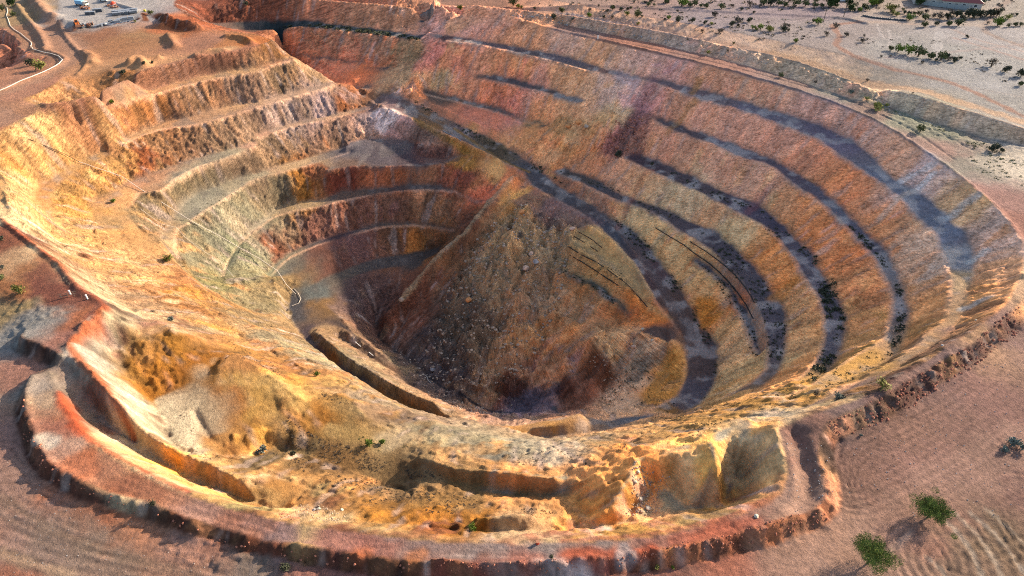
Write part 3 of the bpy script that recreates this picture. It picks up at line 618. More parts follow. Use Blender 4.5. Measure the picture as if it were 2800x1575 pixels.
def spread(P, C, p):
    num = np.zeros(xs.shape+(3,), np.float32); den = np.zeros(xs.shape, np.float32)
    wxf, wyf = wx.astype(np.float32), wy.astype(np.float32)
    for q, c in zip(P.astype(np.float32), C.astype(np.float32)):
        w = 1/((wxf-q[0])**2+(wyf-q[1])**2+2.0)**p
        den += w; num += w[..., None]*c
    return num/den[..., None]
def up(a):
    jj, ii = np.mgrid[0:NY, 0:NX]
    return np.stack([bilin(a[..., k], ii/CS, jj/CS) for k in range(3)], -1)
ROCK += ' '.join(t for t in FLAT.split() if t[-1] == 'l' and ((float(t.split(',')[0]) < 780 and 520 < float(t.split(',')[1]) < 1000 and float(t.split(',')[0]) < 800) or (560 < float(t.split(',')[0]) < 1300 and 1060 < float(t.split(',')[1]) < 1300)))
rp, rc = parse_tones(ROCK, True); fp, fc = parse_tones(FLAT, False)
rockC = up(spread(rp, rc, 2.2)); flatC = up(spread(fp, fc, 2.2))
fl = np.maximum(1-sstep(.15, .30, slopeB+.05*fbm(XX, YY, 4, 3, 31)), bench)
# banding and runs inside the rock itself
v = .11*g3*steep+.19*g2*steep+.12*g1*steep
v2 = fbm(XX, YY, 14, 4, 41)
patch = sstep(.05, .35, fbm(XX+6*g3*steep*.4, YY, 20, 4, 61))
v = v-.28*sstep(.5, 1.6, g1+.5*g2)*steep+.10*sstep(.6, 1.6, -g1)*steep
shift = np.roll(np.roll(rockC, 26, 0), 19, 1); m = (sstep(.1, .5, fbm(XX, YY, 7, 4, 63, .6)+.15*g2)*steep*.75)[..., None]
rockC = rockC*(1-m)+shift*m
lumR = rockC.mean(-1, keepdims=True); rockC = lumR+(rockC-lumR)*.96
rockC = rockC*np.clip(1+v, .40, 1.6)[..., None]
warm = np.array([1.08, .98, .90]); pale = np.array([1.10, 1.10, 1.12])
reg = np.stack([blur(rockC[..., k], 26) for k in range(3)], -1)
em = (steep*sstep(1.0, -1.0, (XX-0)*-.02)*sstep(150, 190, YY)*.38)[..., None]
rockC = rockC*(1-em)+reg*em
vv = v2*.9+.20*g3+.12*g2
rockC *= 1+(warm-1)*np.clip(vv*1.8, 0, 1)[..., None]+(pale-1)*1.6*np.clip(-vv*1.8, 0, 1)[..., None]
pale_run = (sstep(1.0, 2.0, -g2+.3*v2)*steep*.38)[..., None]
rockC = rockC*(1-pale_run)+pale_run*(rockC*.5+np.array([.34, .25, .21]))
stain = sstep(.9, 1.9, g2)*steep*.45
rockC = rockC*(1-stain[..., None])+stain[..., None]*rockC*np.array([.62, .5, .45])
vein = sstep(1.3, 2.4, g2*.7+v2)*steep*.3
rockC = rockC*(1-vein[..., None])+vein[..., None]*np.array([.55, .47, .43])
flatC = flatC*(1+.22*fbm(XX, YY, 7, 5, 71, .6)+.08*rng.randn(NY, NX))[..., None]
spill = (sstep(.0, .35, fbm(XX, YY, 5, 4, 73)+.10*g2)*bench*.45)[..., None]
flatC = flatC*(1-spill)+spill*blur(rockC[..., 0], 4)[..., None]*np.array([.62, .52, .46])
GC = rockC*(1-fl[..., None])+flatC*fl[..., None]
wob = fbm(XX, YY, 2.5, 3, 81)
for i in (16, 18, 20, 22, 24, 26, 28, 30, 36, 38, 44, 46, 49, 54, 56):     # highlight painted along crest edges; contact shade and litter painted dark along toes
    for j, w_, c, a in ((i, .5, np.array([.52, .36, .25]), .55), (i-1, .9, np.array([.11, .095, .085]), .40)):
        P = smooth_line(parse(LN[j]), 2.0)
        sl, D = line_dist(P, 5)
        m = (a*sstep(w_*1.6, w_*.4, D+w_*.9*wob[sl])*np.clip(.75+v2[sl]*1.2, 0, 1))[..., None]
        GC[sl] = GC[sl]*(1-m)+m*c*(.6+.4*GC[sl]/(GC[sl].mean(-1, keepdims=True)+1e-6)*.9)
tA, tB = facets(XX+1.5*v2, YY+1.5*wob, 6.0, 401, 0), facets(XX+wob, YY, 2.4, 403, 0)
GC *= (1+steep*(.20*tA+.30*tB))[..., None]
for s, w_, c, a in STROKES:
    P = smooth_line(parse(s), 2.0)
    sl, D = line_dist(P, w_*3+2)
    m = a*sstep(w_*1.5, w_*.5, D+w_*.7*wob[sl])
    GC[sl] = GC[sl]*(1-m[..., None])+m[..., None]*tone(c)*(1+.10*v2[sl]+.08*g1[sl]*steep[sl])[..., None]
for s, c, a in POLYS:
    P = np.array([ground_hit(*map(float, t.split(',')))[:2] for t in s.split()])
    i0, i1 = max(0, int((P[:, 0].min()-6-X0)/RS)), min(NX, int((P[:, 0].max()+6-X0)/RS)); j0, j1 = max(0, int((P[:, 1].min()-6-Y0)/RS)), min(NY, int((P[:, 1].max()+6-Y0)/RS))
    sl = (slice(j0, j1), slice(i0, i1))
    m = inside(P, XX[sl]+1.6*wob[sl], YY[sl]+1.6*v2[sl]).astype(float)
    m = blur(m, 1)*a
    GC[sl] = GC[sl]*(1-m[..., None])+m[..., None]*tone(c)*(1+.12*v2[sl]+(.13*g1[sl]+.12*g2[sl])*steep[sl])[..., None]
# ------------------------------------------------------------------ surface relief
flatm = 1-steep
amp = steep*np.clip(slopeB, 0, 1.3)
lump = fbm(XX, YY, 7, 5, 91, .55)
ridg = 1-np.abs(fbm(XX, YY, 9, 4, 97))*2
RIB = [("300,850 400,830 480,880 540,930 460,980 390,1005 330,930", 1.5), ("500,1010 575,960 600,890 700,960 745,1005 690,1085 600,1100 530,1090", 1.1), ("815,985 880,985 930,1055 900,1095 850,1085 815,1040", 1.1),
       ("190,860 262,770 345,800 330,850 260,890 200,885", 1.6), ("110,260 640,117 940,260 640,350 560,480 420,540 320,480 120,400 100,300", 1.5), ("0,330 200,400 130,540 0,420", 1.3),
       ("1288,480 1440,560 1400,800 1600,830 1500,1040 1250,1040 1050,900 1050,720 1200,600", .8), ("1600,1150 1700,1130 1800,1110 1810,1270 1600,1310", .6)]
ribm = np.ones((NY, NX))
for s, k in RIB:
    P = np.array([ground_hit(*map(float, t.split(',')))[:2] for t in s.split()])
    m = blur(inside(P, XX, YY).astype(float), 4)
    ribm = ribm*(1-m)+k*m
RUB = [("1050,900 1160,640 1290,520 1440,560 1430,700 1380,900 1300,1000 1150,1010", 1.0), ("1480,370 1580,270 1640,270 1640,390 1560,400 1440,400 1370,340", .9), ("1590,1160 1640,1160 1620,1300 1570,1310", .8), ("1288,450 1500,560 1400,580", .4),
       ("2070,1060 2200,990 2440,850 2560,720 2600,760 2460,920 2260,1060 2110,1110", .35), ("1230,1410 2060,1290 2110,1270 2100,1340 1800,1420 1500,1460 500,1450 60,1120 80,1100 300,1240 640,1350 900,1390", .4),
       ("690,1280 800,1270 880,1300 860,1320 720,1315", .5), ("1100,950 1300,960 1350,1050 1100,1010", .5), ("1288,40 1600,90 1932,160 1932,172 1600,100 1288,52", .4), ("2057,175 2257,265 2576,370 2576,420 2300,330 2057,215", .35), ("170,815 250,760 270,790 190,870 120,840", .4), ("60,820 180,780 0,720 0,880", .4),
       ("1288,1180 1480,1190 1480,1205 1288,1200", .4), ("1650,1160 1800,1180 1780,1270 1620,1300 1600,1200", .35)]
rub = np.zeros((NY, NX))
for s, k in RUB:
    P = np.array([ground_hit(*map(float, t.split(',')))[:2] for t in s.split()])
    rub = np.maximum(rub, k*blur(inside(P, XX+2*v2, YY+2*wob).astype(float), 3))
qx, qy = XX+1.2*fbm(XX, YY, 3, 3, 111), YY+1.2*fbm(XX, YY, 3, 3, 113)
fA, fB, fC = facets(qx, qy, 9, 301, .8), facets(qx, qy, 4.2, 303, .8), facets(qx, qy, 1.9, 305, .7)
cent = blur(inside(np.array([ground_hit(*map(float, t.split(',')))[:2] for t in "1060,880 1160,640 1290,500 1440,560 1660,780 1720,900 1640,1000 1420,1000 1300,1020 1150,1010".split()]), XX, YY).astype(float), 4)
disp = amp*ribm*(.12*g3+.17*g2+.15*g1)*.62*(1-.8*calm)*.8+steep*(1-calm)*(.45*lump+.55*fB+.38*fC+.35*fA)+cent*(1.6*facets(qx*.8+qy*.3, qy*.6-qx*.3, 11, 307, 1.1)+.6*fB+.35*fC)
disp += rub*(1.0*fC+.6*fB+.8*lump+.18*rng.randn(NY, NX))
disp += flatm*(.10*lump+.03*rng.randn(NY, NX))
Zd = Zb+disp
# wheel ruts and scraper lines on the foreground plains
def ruts(s, n, gap, h):
    P = smooth_line(parse(s), 2.0)
    sl, D = line_dist(P, n*gap)
    m = sstep(n*gap, n*gap*.6, D)
    Zd[sl] += m*h*np.cos(D*2*math.pi/gap)*(.6+.8*np.clip(wob[sl]+.3, 0, 1))
    GC[sl] *= (1+m*.13*np.cos(D*2*math.pi/gap+.8)*(.5+np.clip(wob[sl]+.5, 0, 1)))[..., None]
ruts("2125,1260,-3 2105,1180 2130,1130 2220,1090 2330,1040,-3", 4, 1.1, .12)
ruts("2160,1260,-3 2165,1210 2190,1180 2220,1165,-3", 4, .9, .12)
ruts("2130,1230,-3 2250,1170 2400,1080 2576,960,-3", 6, 1.5, .07)
ruts("2200,1330,-3 2400,1230 2576,1130,-3", 3, 1.4, .05)
ruts("2380,1449,-3.3 2450,1400 2520,1370 2600,1330,-3.3", 9, 1.5, .13)
ruts("0,1330,-3.5 200,1385 400,1425 600,1449,-3.5", 8, 1.7, .06)
ruts("0,1180,-3.5 100,1290 300,1370 600,1440,-3.5", 5, 1.3, .05)
ruts("300,1180,0 450,1240 640,1310 900,1365 1288,1390 1600,1370 1850,1310,0", 2, 1.2, .05)
for k in range(9):
    a = 2380+k*26
    ruts("%d,1462,-3.3 %d,1420 %d,1380 %d,1330,-3.3" % (a, a-8, a-40, a-75), 1, 1.2, .16)
# ------------------------------------------------------------------ ground sheet: fine near the pit, coarse out to the horizon
def axis(segs, lo, hi):
    a = []
    for s0, s1, st in segs: a += list(np.arange(s0, s1, st))
    a.append(segs[-1][1])
    st = segs[-1][2]; v = a[-1]
    while v < hi:
        st *= 1.35; v += st; a.append(v)
    b = []; v = a[0]; st = segs[0][2]
    while v > lo:
        st *= 1.35; v -= st; b.append(v)
    return np.array(b[::-1]+a)
AX = axis([(-345, -150, .62), (-150, 150, .36), (150, 345, .62)], -6000, 6000)
AY = axis([(22, 50, .5), (50, 170, .30), (170, 300, .46), (300, 470, .75)], -3000, 9000)
MX, MY = np.meshgrid(AX, AY)
fx, fy = (MX-X0)/RS, (MY-Y0)/RS
def samp(a): return bilin(a, fx, fy)
MZ = samp(Zd)
stp = samp(steep); rb = samp(rub)
inner = (MX > X0) & (MX < X1) & (MY > Y0) & (MY < Y1)
edge = np.minimum(np.minimum(MX-X0, X1-MX), np.minimum(MY-Y0, Y1-MY))
MZ = np.where(inner, MZ, samp(Zb))
MZ += inner*(stp*.24*(vnoise(MX/1.1, MY/1.1, 201)+.6*vnoise(MX/.55, MY/.55, 203))*samp(ribm)+rb*.30*np.abs(vnoise(MX/.9, MY/.9, 205))+(1-stp)*.025*vnoise(MX/.7, MY/.7, 207))
far = sstep(0, -250, edge)
MZ = MZ*(1-far)+3.0*far
def ground_z(x, y):
    return float(bilin(MZ, np.interp([x], AX, np.arange(len(AX))), np.interp([y], AY, np.arange(len(AY))))[0])
col = np.stack([samp(GC[..., k]) for k in range(3)]+[np.clip(stp+.6*rb, 0, 1)*(1-.75*sstep(150, 120, MY))], -1)
nyv, nxv = MZ.shape
me = bpy.data.meshes.new('ground')
me.vertices.add(nxv*nyv); me.vertices.foreach_set('co', np.stack([MX, MY, MZ], -1).astype(np.float32).reshape(-1))
ii = np.arange((nyv-1)*(nxv-1)); a = (ii//(nxv-1))*nxv+ii % (nxv-1)
q = np.stack([a, a+1, a+nxv+1, a+nxv], -1).astype(np.int32).reshape(-1)
me.loops.add(len(q)); me.loops.foreach_set('vertex_index', q)
me.polygons.add(len(ii)); me.polygons.foreach_set('loop_start', (ii*4).astype(np.int32))
me.update(calc_edges=True)
ca = me.color_attributes.new('tone', 'FLOAT_COLOR', 'POINT')
ca.data.foreach_set('color', col.astype(np.float32).reshape(-1))
th = np.arctan2(MY-205., MX-5.)+MZ*.010
st_ = me.attributes.new('strata', 'FLOAT_VECTOR', 'POINT')
st_.data.foreach_set('vector', np.stack([np.cos(th)*115, np.sin(th)*115, MZ*.7+np.hypot(MX-5, MY-205)*.36], -1).astype(np.float32).reshape(-1))
def newmat(name):
    m = bpy.data.materials.new(name); m.use_nodes = True
    nt = m.node_tree; b = nt.nodes['Principled BSDF']
    b.inputs['Roughness'].default_value = .95
    b.inputs['Specular IOR Level'].default_value = .15
    return m, nt, b
def N(nt, t, **kw):
    n = nt.nodes.new(t)
    for k, v_ in kw.items():
        if k.startswith('i_'): n.inputs[k[2:].replace('_', ' ')].default_value = v_
        else: setattr(n, k, v_)
    return n
gmat, nt, bs = newmat('rock and soil')
att = N(nt, 'ShaderNodeAttribute', attribute_name='tone')
tc = N(nt, 'ShaderNodeTexCoord')
n1 = N(nt, 'ShaderNodeTexNoise', i_Scale=.75, i_Detail=9.0, i_Roughness=.86)
n2 = N(nt, 'ShaderNodeTexNoise', i_Scale=.12, i_Detail=5.0, i_Roughness=.6)
n3 = N(nt, 'ShaderNodeTexNoise', i_Scale=3.2, i_Detail=3.0, i_Roughness=.7)
for n in (n1, n2, n3): nt.links.new(tc.outputs['Object'], n.inputs['Vector'])
r1 = N(nt, 'ShaderNodeMapRange', i_From_Min=.40, i_From_Max=.60, i_To_Min=.74, i_To_Max=1.24)
nt.links.new(n1.outputs['Fac'], r1.inputs['Value'])
r2 = N(nt, 'ShaderNodeMapRange', i_From_Min=.3, i_From_Max=.7, i_To_Min=.90, i_To_Max=1.1)
nt.links.new(n2.outputs['Fac'], r2.inputs['Value'])
# scattered dark stones and dry tufts
r3 = N(nt, 'ShaderNodeMapRange', i_From_Min=.60, i_From_Max=.72, i_To_Min=1.0, i_To_Max=.62)
nt.links.new(n3.outputs['Fac'], r3.inputs['Value'])
mu = N(nt, 'ShaderNodeMath', operation='MULTIPLY'); nt.links.new(r1.outputs[0], mu.inputs[0]); nt.links.new(r2.outputs[0], mu.inputs[1])
mu2 = N(nt, 'ShaderNodeMath', operation='MULTIPLY'); nt.links.new(mu.outputs[0], mu2.inputs[0]); nt.links.new(r3.outputs[0], mu2.inputs[1])
sa = N(nt, 'ShaderNodeAttribute', attribute_name='strata')
s1 = N(nt, 'ShaderNodeTexNoise', i_Scale=1.5, i_Detail=6.0, i_Roughness=.72, i_Distortion=.4); nt.links.new(sa.outputs['Vector'], s1.inputs['Vector'])
s2 = N(nt, 'ShaderNodeTexNoise', i_Scale=.45, i_Detail=5.0, i_Roughness=.65, i_Distortion=.8); nt.links.new(sa.outputs['Vector'], s2.inputs['Vector'])
c1 = N(nt, 'ShaderNodeMapRange', i_From_Min=.40, i_From_Max=.60, i_To_Min=.84, i_To_Max=1.44); nt.links.new(s1.outputs['Fac'], c1.inputs['Value'])
c2 = N(nt, 'ShaderNodeMapRange', i_From_Min=.33, i_From_Max=.43, i_To_Min=.66, i_To_Max=1.03); nt.links.new(s2.outputs['Fac'], c2.inputs['Value'])
wn_ = N(nt, 'ShaderNodeTexNoise', i_Scale=.5, i_Detail=5.0); nt.links.new(sa.outputs['Vector'], wn_.inputs['Vector'])
va = N(nt, 'ShaderNodeVectorMath', operation='MULTIPLY_ADD'); nt.links.new(wn_.outputs['Color'], va.inputs[0]); va.inputs[1].default_value = (5, 5, 5); nt.links.new(sa.outputs['Vector'], va.inputs[2])
vo = N(nt, 'ShaderNodeTexVoronoi', feature='DISTANCE_TO_EDGE', i_Scale=.42); nt.links.new(va.outputs[0], vo.inputs['Vector'])
vr = N(nt, 'ShaderNodeMapRange', i_From_Min=0.0, i_From_Max=.07, i_To_Min=.55, i_To_Max=1.06); nt.links.new(vo.outputs['Distance'], vr.inputs['Value'])
c0 = N(nt, 'ShaderNodeMath', operation='MULTIPLY'); nt.links.new(vr.outputs[0], c0.inputs[0]); nt.links.new(c2.outputs[0], c0.inputs[1]); c2 = c0
cc = N(nt, 'ShaderNodeMath', operation='MULTIPLY'); nt.links.new(c1.outputs[0], cc.inputs[0]); nt.links.new(c2.outputs[0], cc.inputs[1])
mixf = N(nt, 'ShaderNodeMapRange', i_To_Min=1.0); nt.links.new(att.outputs['Alpha'], mixf.inputs['Value']); nt.links.new(cc.outputs[0], mixf.inputs['To Max'])
mu3 = N(nt, 'ShaderNodeMath', operation='MULTIPLY'); nt.links.new(mu2.outputs[0], mu3.inputs[0]); nt.links.new(mixf.outputs[0], mu3.inputs[1])
vm = N(nt, 'ShaderNodeVectorMath', operation='SCALE')
nt.links.new(att.outputs['Color'], vm.inputs[0]); nt.links.new(mu3.outputs[0], vm.inputs['Scale'])
nt.links.new(vm.outputs[0], bs.inputs['Base Color'])
nb = N(nt, 'ShaderNodeTexNoise', i_Scale=1.6, i_Detail=6.0, i_Roughness=.78); nt.links.new(tc.outputs['Object'], nb.inputs['Vector'])
sc_ = N(nt, 'ShaderNodeMath', operation='MULTIPLY'); nt.links.new(s1.outputs['Fac'], sc_.inputs[0]); nt.links.new(att.outputs['Alpha'], sc_.inputs[1])
ad = N(nt, 'ShaderNodeMath', operation='MULTIPLY_ADD'); nt.links.new(sc_.outputs[0], ad.inputs[0]); ad.inputs[1].default_value = 1.4; nt.links.new(nb.outputs['Fac'], ad.inputs[2])
bp = N(nt, 'ShaderNodeBump', i_Strength=.9, i_Distance=.5)
nt.links.new(ad.outputs[0], bp.inputs['Height']); nt.links.new(bp.outputs[0], bs.inputs['Normal'])
me.materials.append(gmat)
go = bpy.data.objects.new('ground', me); COL.objects.link(go); go['kind'] = 'structure'
# ------------------------------------------------------------------ helpers for things
def simple_mat(name, c, rough=.8, metal=0.0, spread_=.12, scale=6):
    m, nt_, b = newmat(name)
    b.inputs['Roughness'].default_value = rough; b.inputs['Metallic'].default_value = metal
    t = N(nt_, 'ShaderNodeTexCoord'); n = N(nt_, 'ShaderNodeTexNoise', i_Scale=scale, i_Detail=4.0)
    nt_.links.new(t.outputs['Object'], n.inputs['Vector'])
    r = N(nt_, 'ShaderNodeMapRange', i_From_Min=.3, i_From_Max=.7, i_To_Min=1-spread_*2, i_To_Max=1+spread_)
    nt_.links.new(n.outputs['Fac'], r.inputs['Value'])
    v_ = N(nt_, 'ShaderNodeVectorMath', operation='SCALE'); v_.inputs[0].default_value = c[:3]
    nt_.links.new(r.outputs[0], v_.inputs['Scale']); nt_.links.new(v_.outputs[0], b.inputs['Base Color'])
    return m
def leaf_mat(name, c):
    m = simple_mat(name, c, .7, 0, .35, 1.3)
    b = m.node_tree.nodes['Principled BSDF']
    b.inputs['Transmission Weight'].default_value = 0
    return m
M = dict(
    green=leaf_mat('bright green leaf', (.115, .165, .022)), olive=leaf_mat('olive leaf', (.085, .095, .035)), dark=leaf_mat('dark scrub leaf', (.058, .062, .036)),
    dry=leaf_mat('dry grey twig', (.115, .090, .066)), yellow=leaf_mat('yellow green leaf', (.24, .23, .06)), grey=leaf_mat('blue grey saltbush leaf', (.14, .16, .13)), tree=leaf_mat('deep green leaf', (.035, .058, .016)),
    bark=simple_mat('bark', (.12, .085, .06)), white=simple_mat('white plastic', (.72, .70, .66), .5), black=simple_mat('black rubber', (.02, .02, .02), .7),
    steel=simple_mat('dull steel', (.22, .23, .25), .5, .3), rust=simple_mat('rusty steel', (.26, .12, .07), .8), orange=simple_mat('orange paint', (.62, .17, .04), .5), red=simple_mat('red paint', (.50, .06, .03), .5),
    blue=simple_mat('pale blue paint', (.18, .34, .48), .5), cream=simple_mat('cream paint', (.55, .47, .38), .6), yellowp=simple_mat('yellow paint', (.68, .45, .04), .5), darkbox=simple_mat('dark steel box', (.06, .065, .075), .6),
    roof=simple_mat('maroon roof sheet', (.17, .045, .045), .6), wall=simple_mat('rendered wall', (.42, .38, .34)), fence=simple_mat('grey fence sheet', (.25, .27, .27), .6), glass=simple_mat('window glass', (.03, .04, .05), .15), wood=simple_mat('weathered timber', (.13, .10, .075)),
    boulder=simple_mat('boulder stone', (.36, .27, .20), .9, 0, .25, 2), pinkrock=simple_mat('pink stone', (.52, .34, .24), .9, 0, .2, 2), orangerock=simple_mat('orange stone', (.55, .24, .09), .9, 0, .2, 2), greyrock=simple_mat('grey stone', (.30, .28, .27), .9, 0, .25, 2), whiterock=simple_mat('pale stone', (.46, .40, .31), .9, 0, .2, 2), redrock=simple_mat('red stone', (.34, .13, .08), .9, 0, .2, 2))
def put(x, y):
    p = ground_hit(x, y, Zd)
    return Vector((p[0], p[1], ground_z(p[0], p[1])))
def mobj(name, V, Fc, mat, parent=None):
    m = bpy.data.meshes.new(name); m.from_pydata([tuple(v_) for v_ in V], [], [tuple(f) for f in Fc]); m.update()
    m.materials.append(mat)
    o = bpy.data.objects.new(name, m); COL.objects.link(o)
    if parent: o.parent = parent
    return o
def tag(o, label, cat, group=None, kind=None):
    if label: o['label'] = label
    if cat: o['category'] = cat
    if group: o['group'] = group
    if kind: o['kind'] = kind
    return o
def thing(name, label, cat, loc, rz=0, group=None, sc=1):
    o = bpy.data.objects.new(name, None); COL.objects.link(o); o.location = loc; o.rotation_euler = (0, 0, rz); o.scale = (sc, sc, sc)
    o.empty_display_size = .2
    return tag(o, label, cat, group)
class MB:
    def __init__(s): s.V = []; s.F = []
    def add(s, V, Fc):
        n = len(s.V); s.V += [tuple(v_) for v_ in V]; s.F += [tuple(i+n for i in f) for f in Fc]; return s
    def box(s, c, d, rz=0, taper=0.0):
        cx, cy, cz = c; x, y, z = d[0]/2, d[1]/2, d[2]/2; ca, sa = math.cos(rz), math.sin(rz)
        V = []
        for sz in (-1, 1):
            k = 1-taper*(sz > 0)
            for sx, sy in ((-1, -1), (1, -1), (1, 1), (-1, 1)):
                a, b = sx*x*k, sy*y*k
                V.append((cx+a*ca-b*sa, cy+a*sa+b*ca, cz+sz*z))
        return s.add(V, [(3, 2, 1, 0), (4, 5, 6, 7), (0, 1, 5, 4), (1, 2, 6, 5), (2, 3, 7, 6), (3, 0, 4, 7)])
    def tube(s, P, r, n=6, r1=None):
        P = [Vector(p) for p in P]; V = []; Fc = []
        for i, p in enumerate(P):
            t = (P[min(i+1, len(P)-1)]-P[max(i-1, 0)]).normalized()
            a = t.orthogonal().normalized() if abs(t.z) > .9 else t.cross(Vector((0, 0, 1))).normalized()
            b = t.cross(a)
            rr = r if r1 is None else r+(r1-r)*i/max(1, len(P)-1)
            for k in range(n):
                w = 2*math.pi*k/n; V.append(p+a*math.cos(w)*rr+b*math.sin(w)*rr)
        for i in range(len(P)-1):
            for k in range(n): Fc.append((i*n+k, i*n+(k+1) % n, (i+1)*n+(k+1) % n, (i+1)*n+k))
        Fc.append(tuple(range(n))[::-1]); Fc.append(tuple((len(P)-1)*n+k for k in range(n)))
        return s.add(V, Fc)
    def build(s, name, mat, parent=None): return mobj(name, s.V, s.F, mat, parent)
R_ = random.Random(5)
def rock_geo(seed, flat=.7):
    r = random.Random(seed); bm = bmesh.new(); bmesh.ops.create_icosphere(bm, subdivisions=2, radius=.5)
    pl = [(Vector((r.gauss(0, 1), r.gauss(0, 1), r.gauss(0, 1))).normalized(), r.uniform(.30, .46)) for _ in range(9)]
    for v_ in bm.verts:
        for n_, d_ in pl:
            k = v_.co.dot(n_)
            if k > d_: v_.co -= n_*(k-d_)
        v_.co.z *= flat
    V = [v_.co.copy() for v_ in bm.verts]; Fc = [[v_.index for v_ in f.verts] for f in bm.faces]; bm.free()
    return V, Fc
def rock_lo(seed):
    r = random.Random(seed); bm = bmesh.new(); bmesh.ops.create_icosphere(bm, subdivisions=1, radius=.5)
    for v_ in bm.verts: v_.co *= r.uniform(.7, 1.15); v_.co.z *= .75
    V = [tuple(v_.co) for v_ in bm.verts]; Fc = [[v_.index for v_ in f.verts] for f in bm.faces]; bm.free()
    return V, Fc
# ------------------------------------------------------------------ shrubs and trees: stems and a crown of leaf faces
def crown_geo(seed, n, w, h, lobes, leaf, z0=.15, spiky=.5):
    r = random.Random(seed); V = []; Fc = []
    C = [(r.uniform(-.32, .32)*w, r.uniform(-.32, .32)*w, z0*h+r.uniform(.25, .75)*h*(1-z0), r.uniform(.20, .34)*w) for _ in range(lobes)]
    C.append((0, 0, h*.5, .33*w))
    for i in range(n):
        cx, cy, cz, cr = r.choice(C)
        d = Vector((r.gauss(0, 1), r.gauss(0, 1), r.gauss(0, 1)*.85)).normalized()
        k = cr*(r.random()**.35)*r.uniform(.85, 1.12)
        p = Vector((cx, cy, cz))+Vector((d.x*k, d.y*k, d.z*k*min(1, h/w*1.05)))
        if p.z < .03: p.z = .03+r.random()*.1
        s = leaf*r.uniform(.6, 1.4)
        a = (d*spiky+Vector((r.gauss(0, 1), r.gauss(0, 1), r.gauss(0, 1)))*.6).normalized(); b = a.orthogonal().normalized()*s*.42
        c_ = a.cross(b).normalized()*s*.2
        nV = len(V); V += [p-b, p+b, p+a*s+b*.3+c_, p+a*s-b*.3-c_]; Fc.append((nV, nV+1, nV+2, nV+3))
    return V, Fc, C
def shrub_proto(key, seed, n, w, h, lobes, leaf, mat, z0=.12):
    V, Fc, C = crown_geo(seed, n, w, h, lobes, leaf, z0)
    root = bpy.data.objects.new(key, None)
    f = bpy.data.meshes.new('foliage'); f.from_pydata([tuple(v_) for v_ in V], [], Fc); f.materials.append(M[mat])
    mb = MB(); r = random.Random(seed)
    for (cx, cy, cz, cr) in C[:5]:
        mb.tube([(0, 0, -.15), (cx*.3, cy*.3, cz*.45), (cx*.9, cy*.9, cz)], .035*w, 5, .012*w)
    s = bpy.data.meshes.new('stem'); s.from_pydata(mb.V, [], mb.F); s.materials.append(M['bark'])
    return f, s
PROTO = {}
def shrub(x, y, dpx, kind, label, group, cat='shrub', name='shrub', hk=.8):
    p = put(x, y)
    dist = (p-Vector((0, 0, CAM_H))).length
    w = dpx/FPX*dist*(.85 if dist > 250 else 1)
    big = dpx > 30
    v_ = R_.randrange(4)
    key = (kind, v_, big)
    if key not in PROTO:
        n = 2600 if big else (260 if kind != 'dry' else 150)
        PROTO[key] = shrub_proto('shrub', 100+v_*7+len(kind), n, 1.0, hk, 7 if big else 5, .055 if big else .13, kind)
    f, s = PROTO[key]
    t = thing(name, label, cat, p, R_.uniform(0, 6.28), group, w*R_.uniform(.95, 1.05))
    for nm, me_ in (('foliage', f), ('stem', s)):
        o = bpy.data.objects.new(nm, me_); COL.objects.link(o); o.parent = t
    return t
KW = {'green': 'green', 'olive': 'olive', 'dark': 'dark', 'dry': 'dry grey-brown', 'yellow': 'yellow-green', 'grey': 'blue-grey', 'tree': 'deep green'}
ABB = {'g': 'green', 'o': 'olive', 'd': 'dark', 'b': 'dry', 'y': 'yellow', 's': 'grey', 'G': 'tree'}
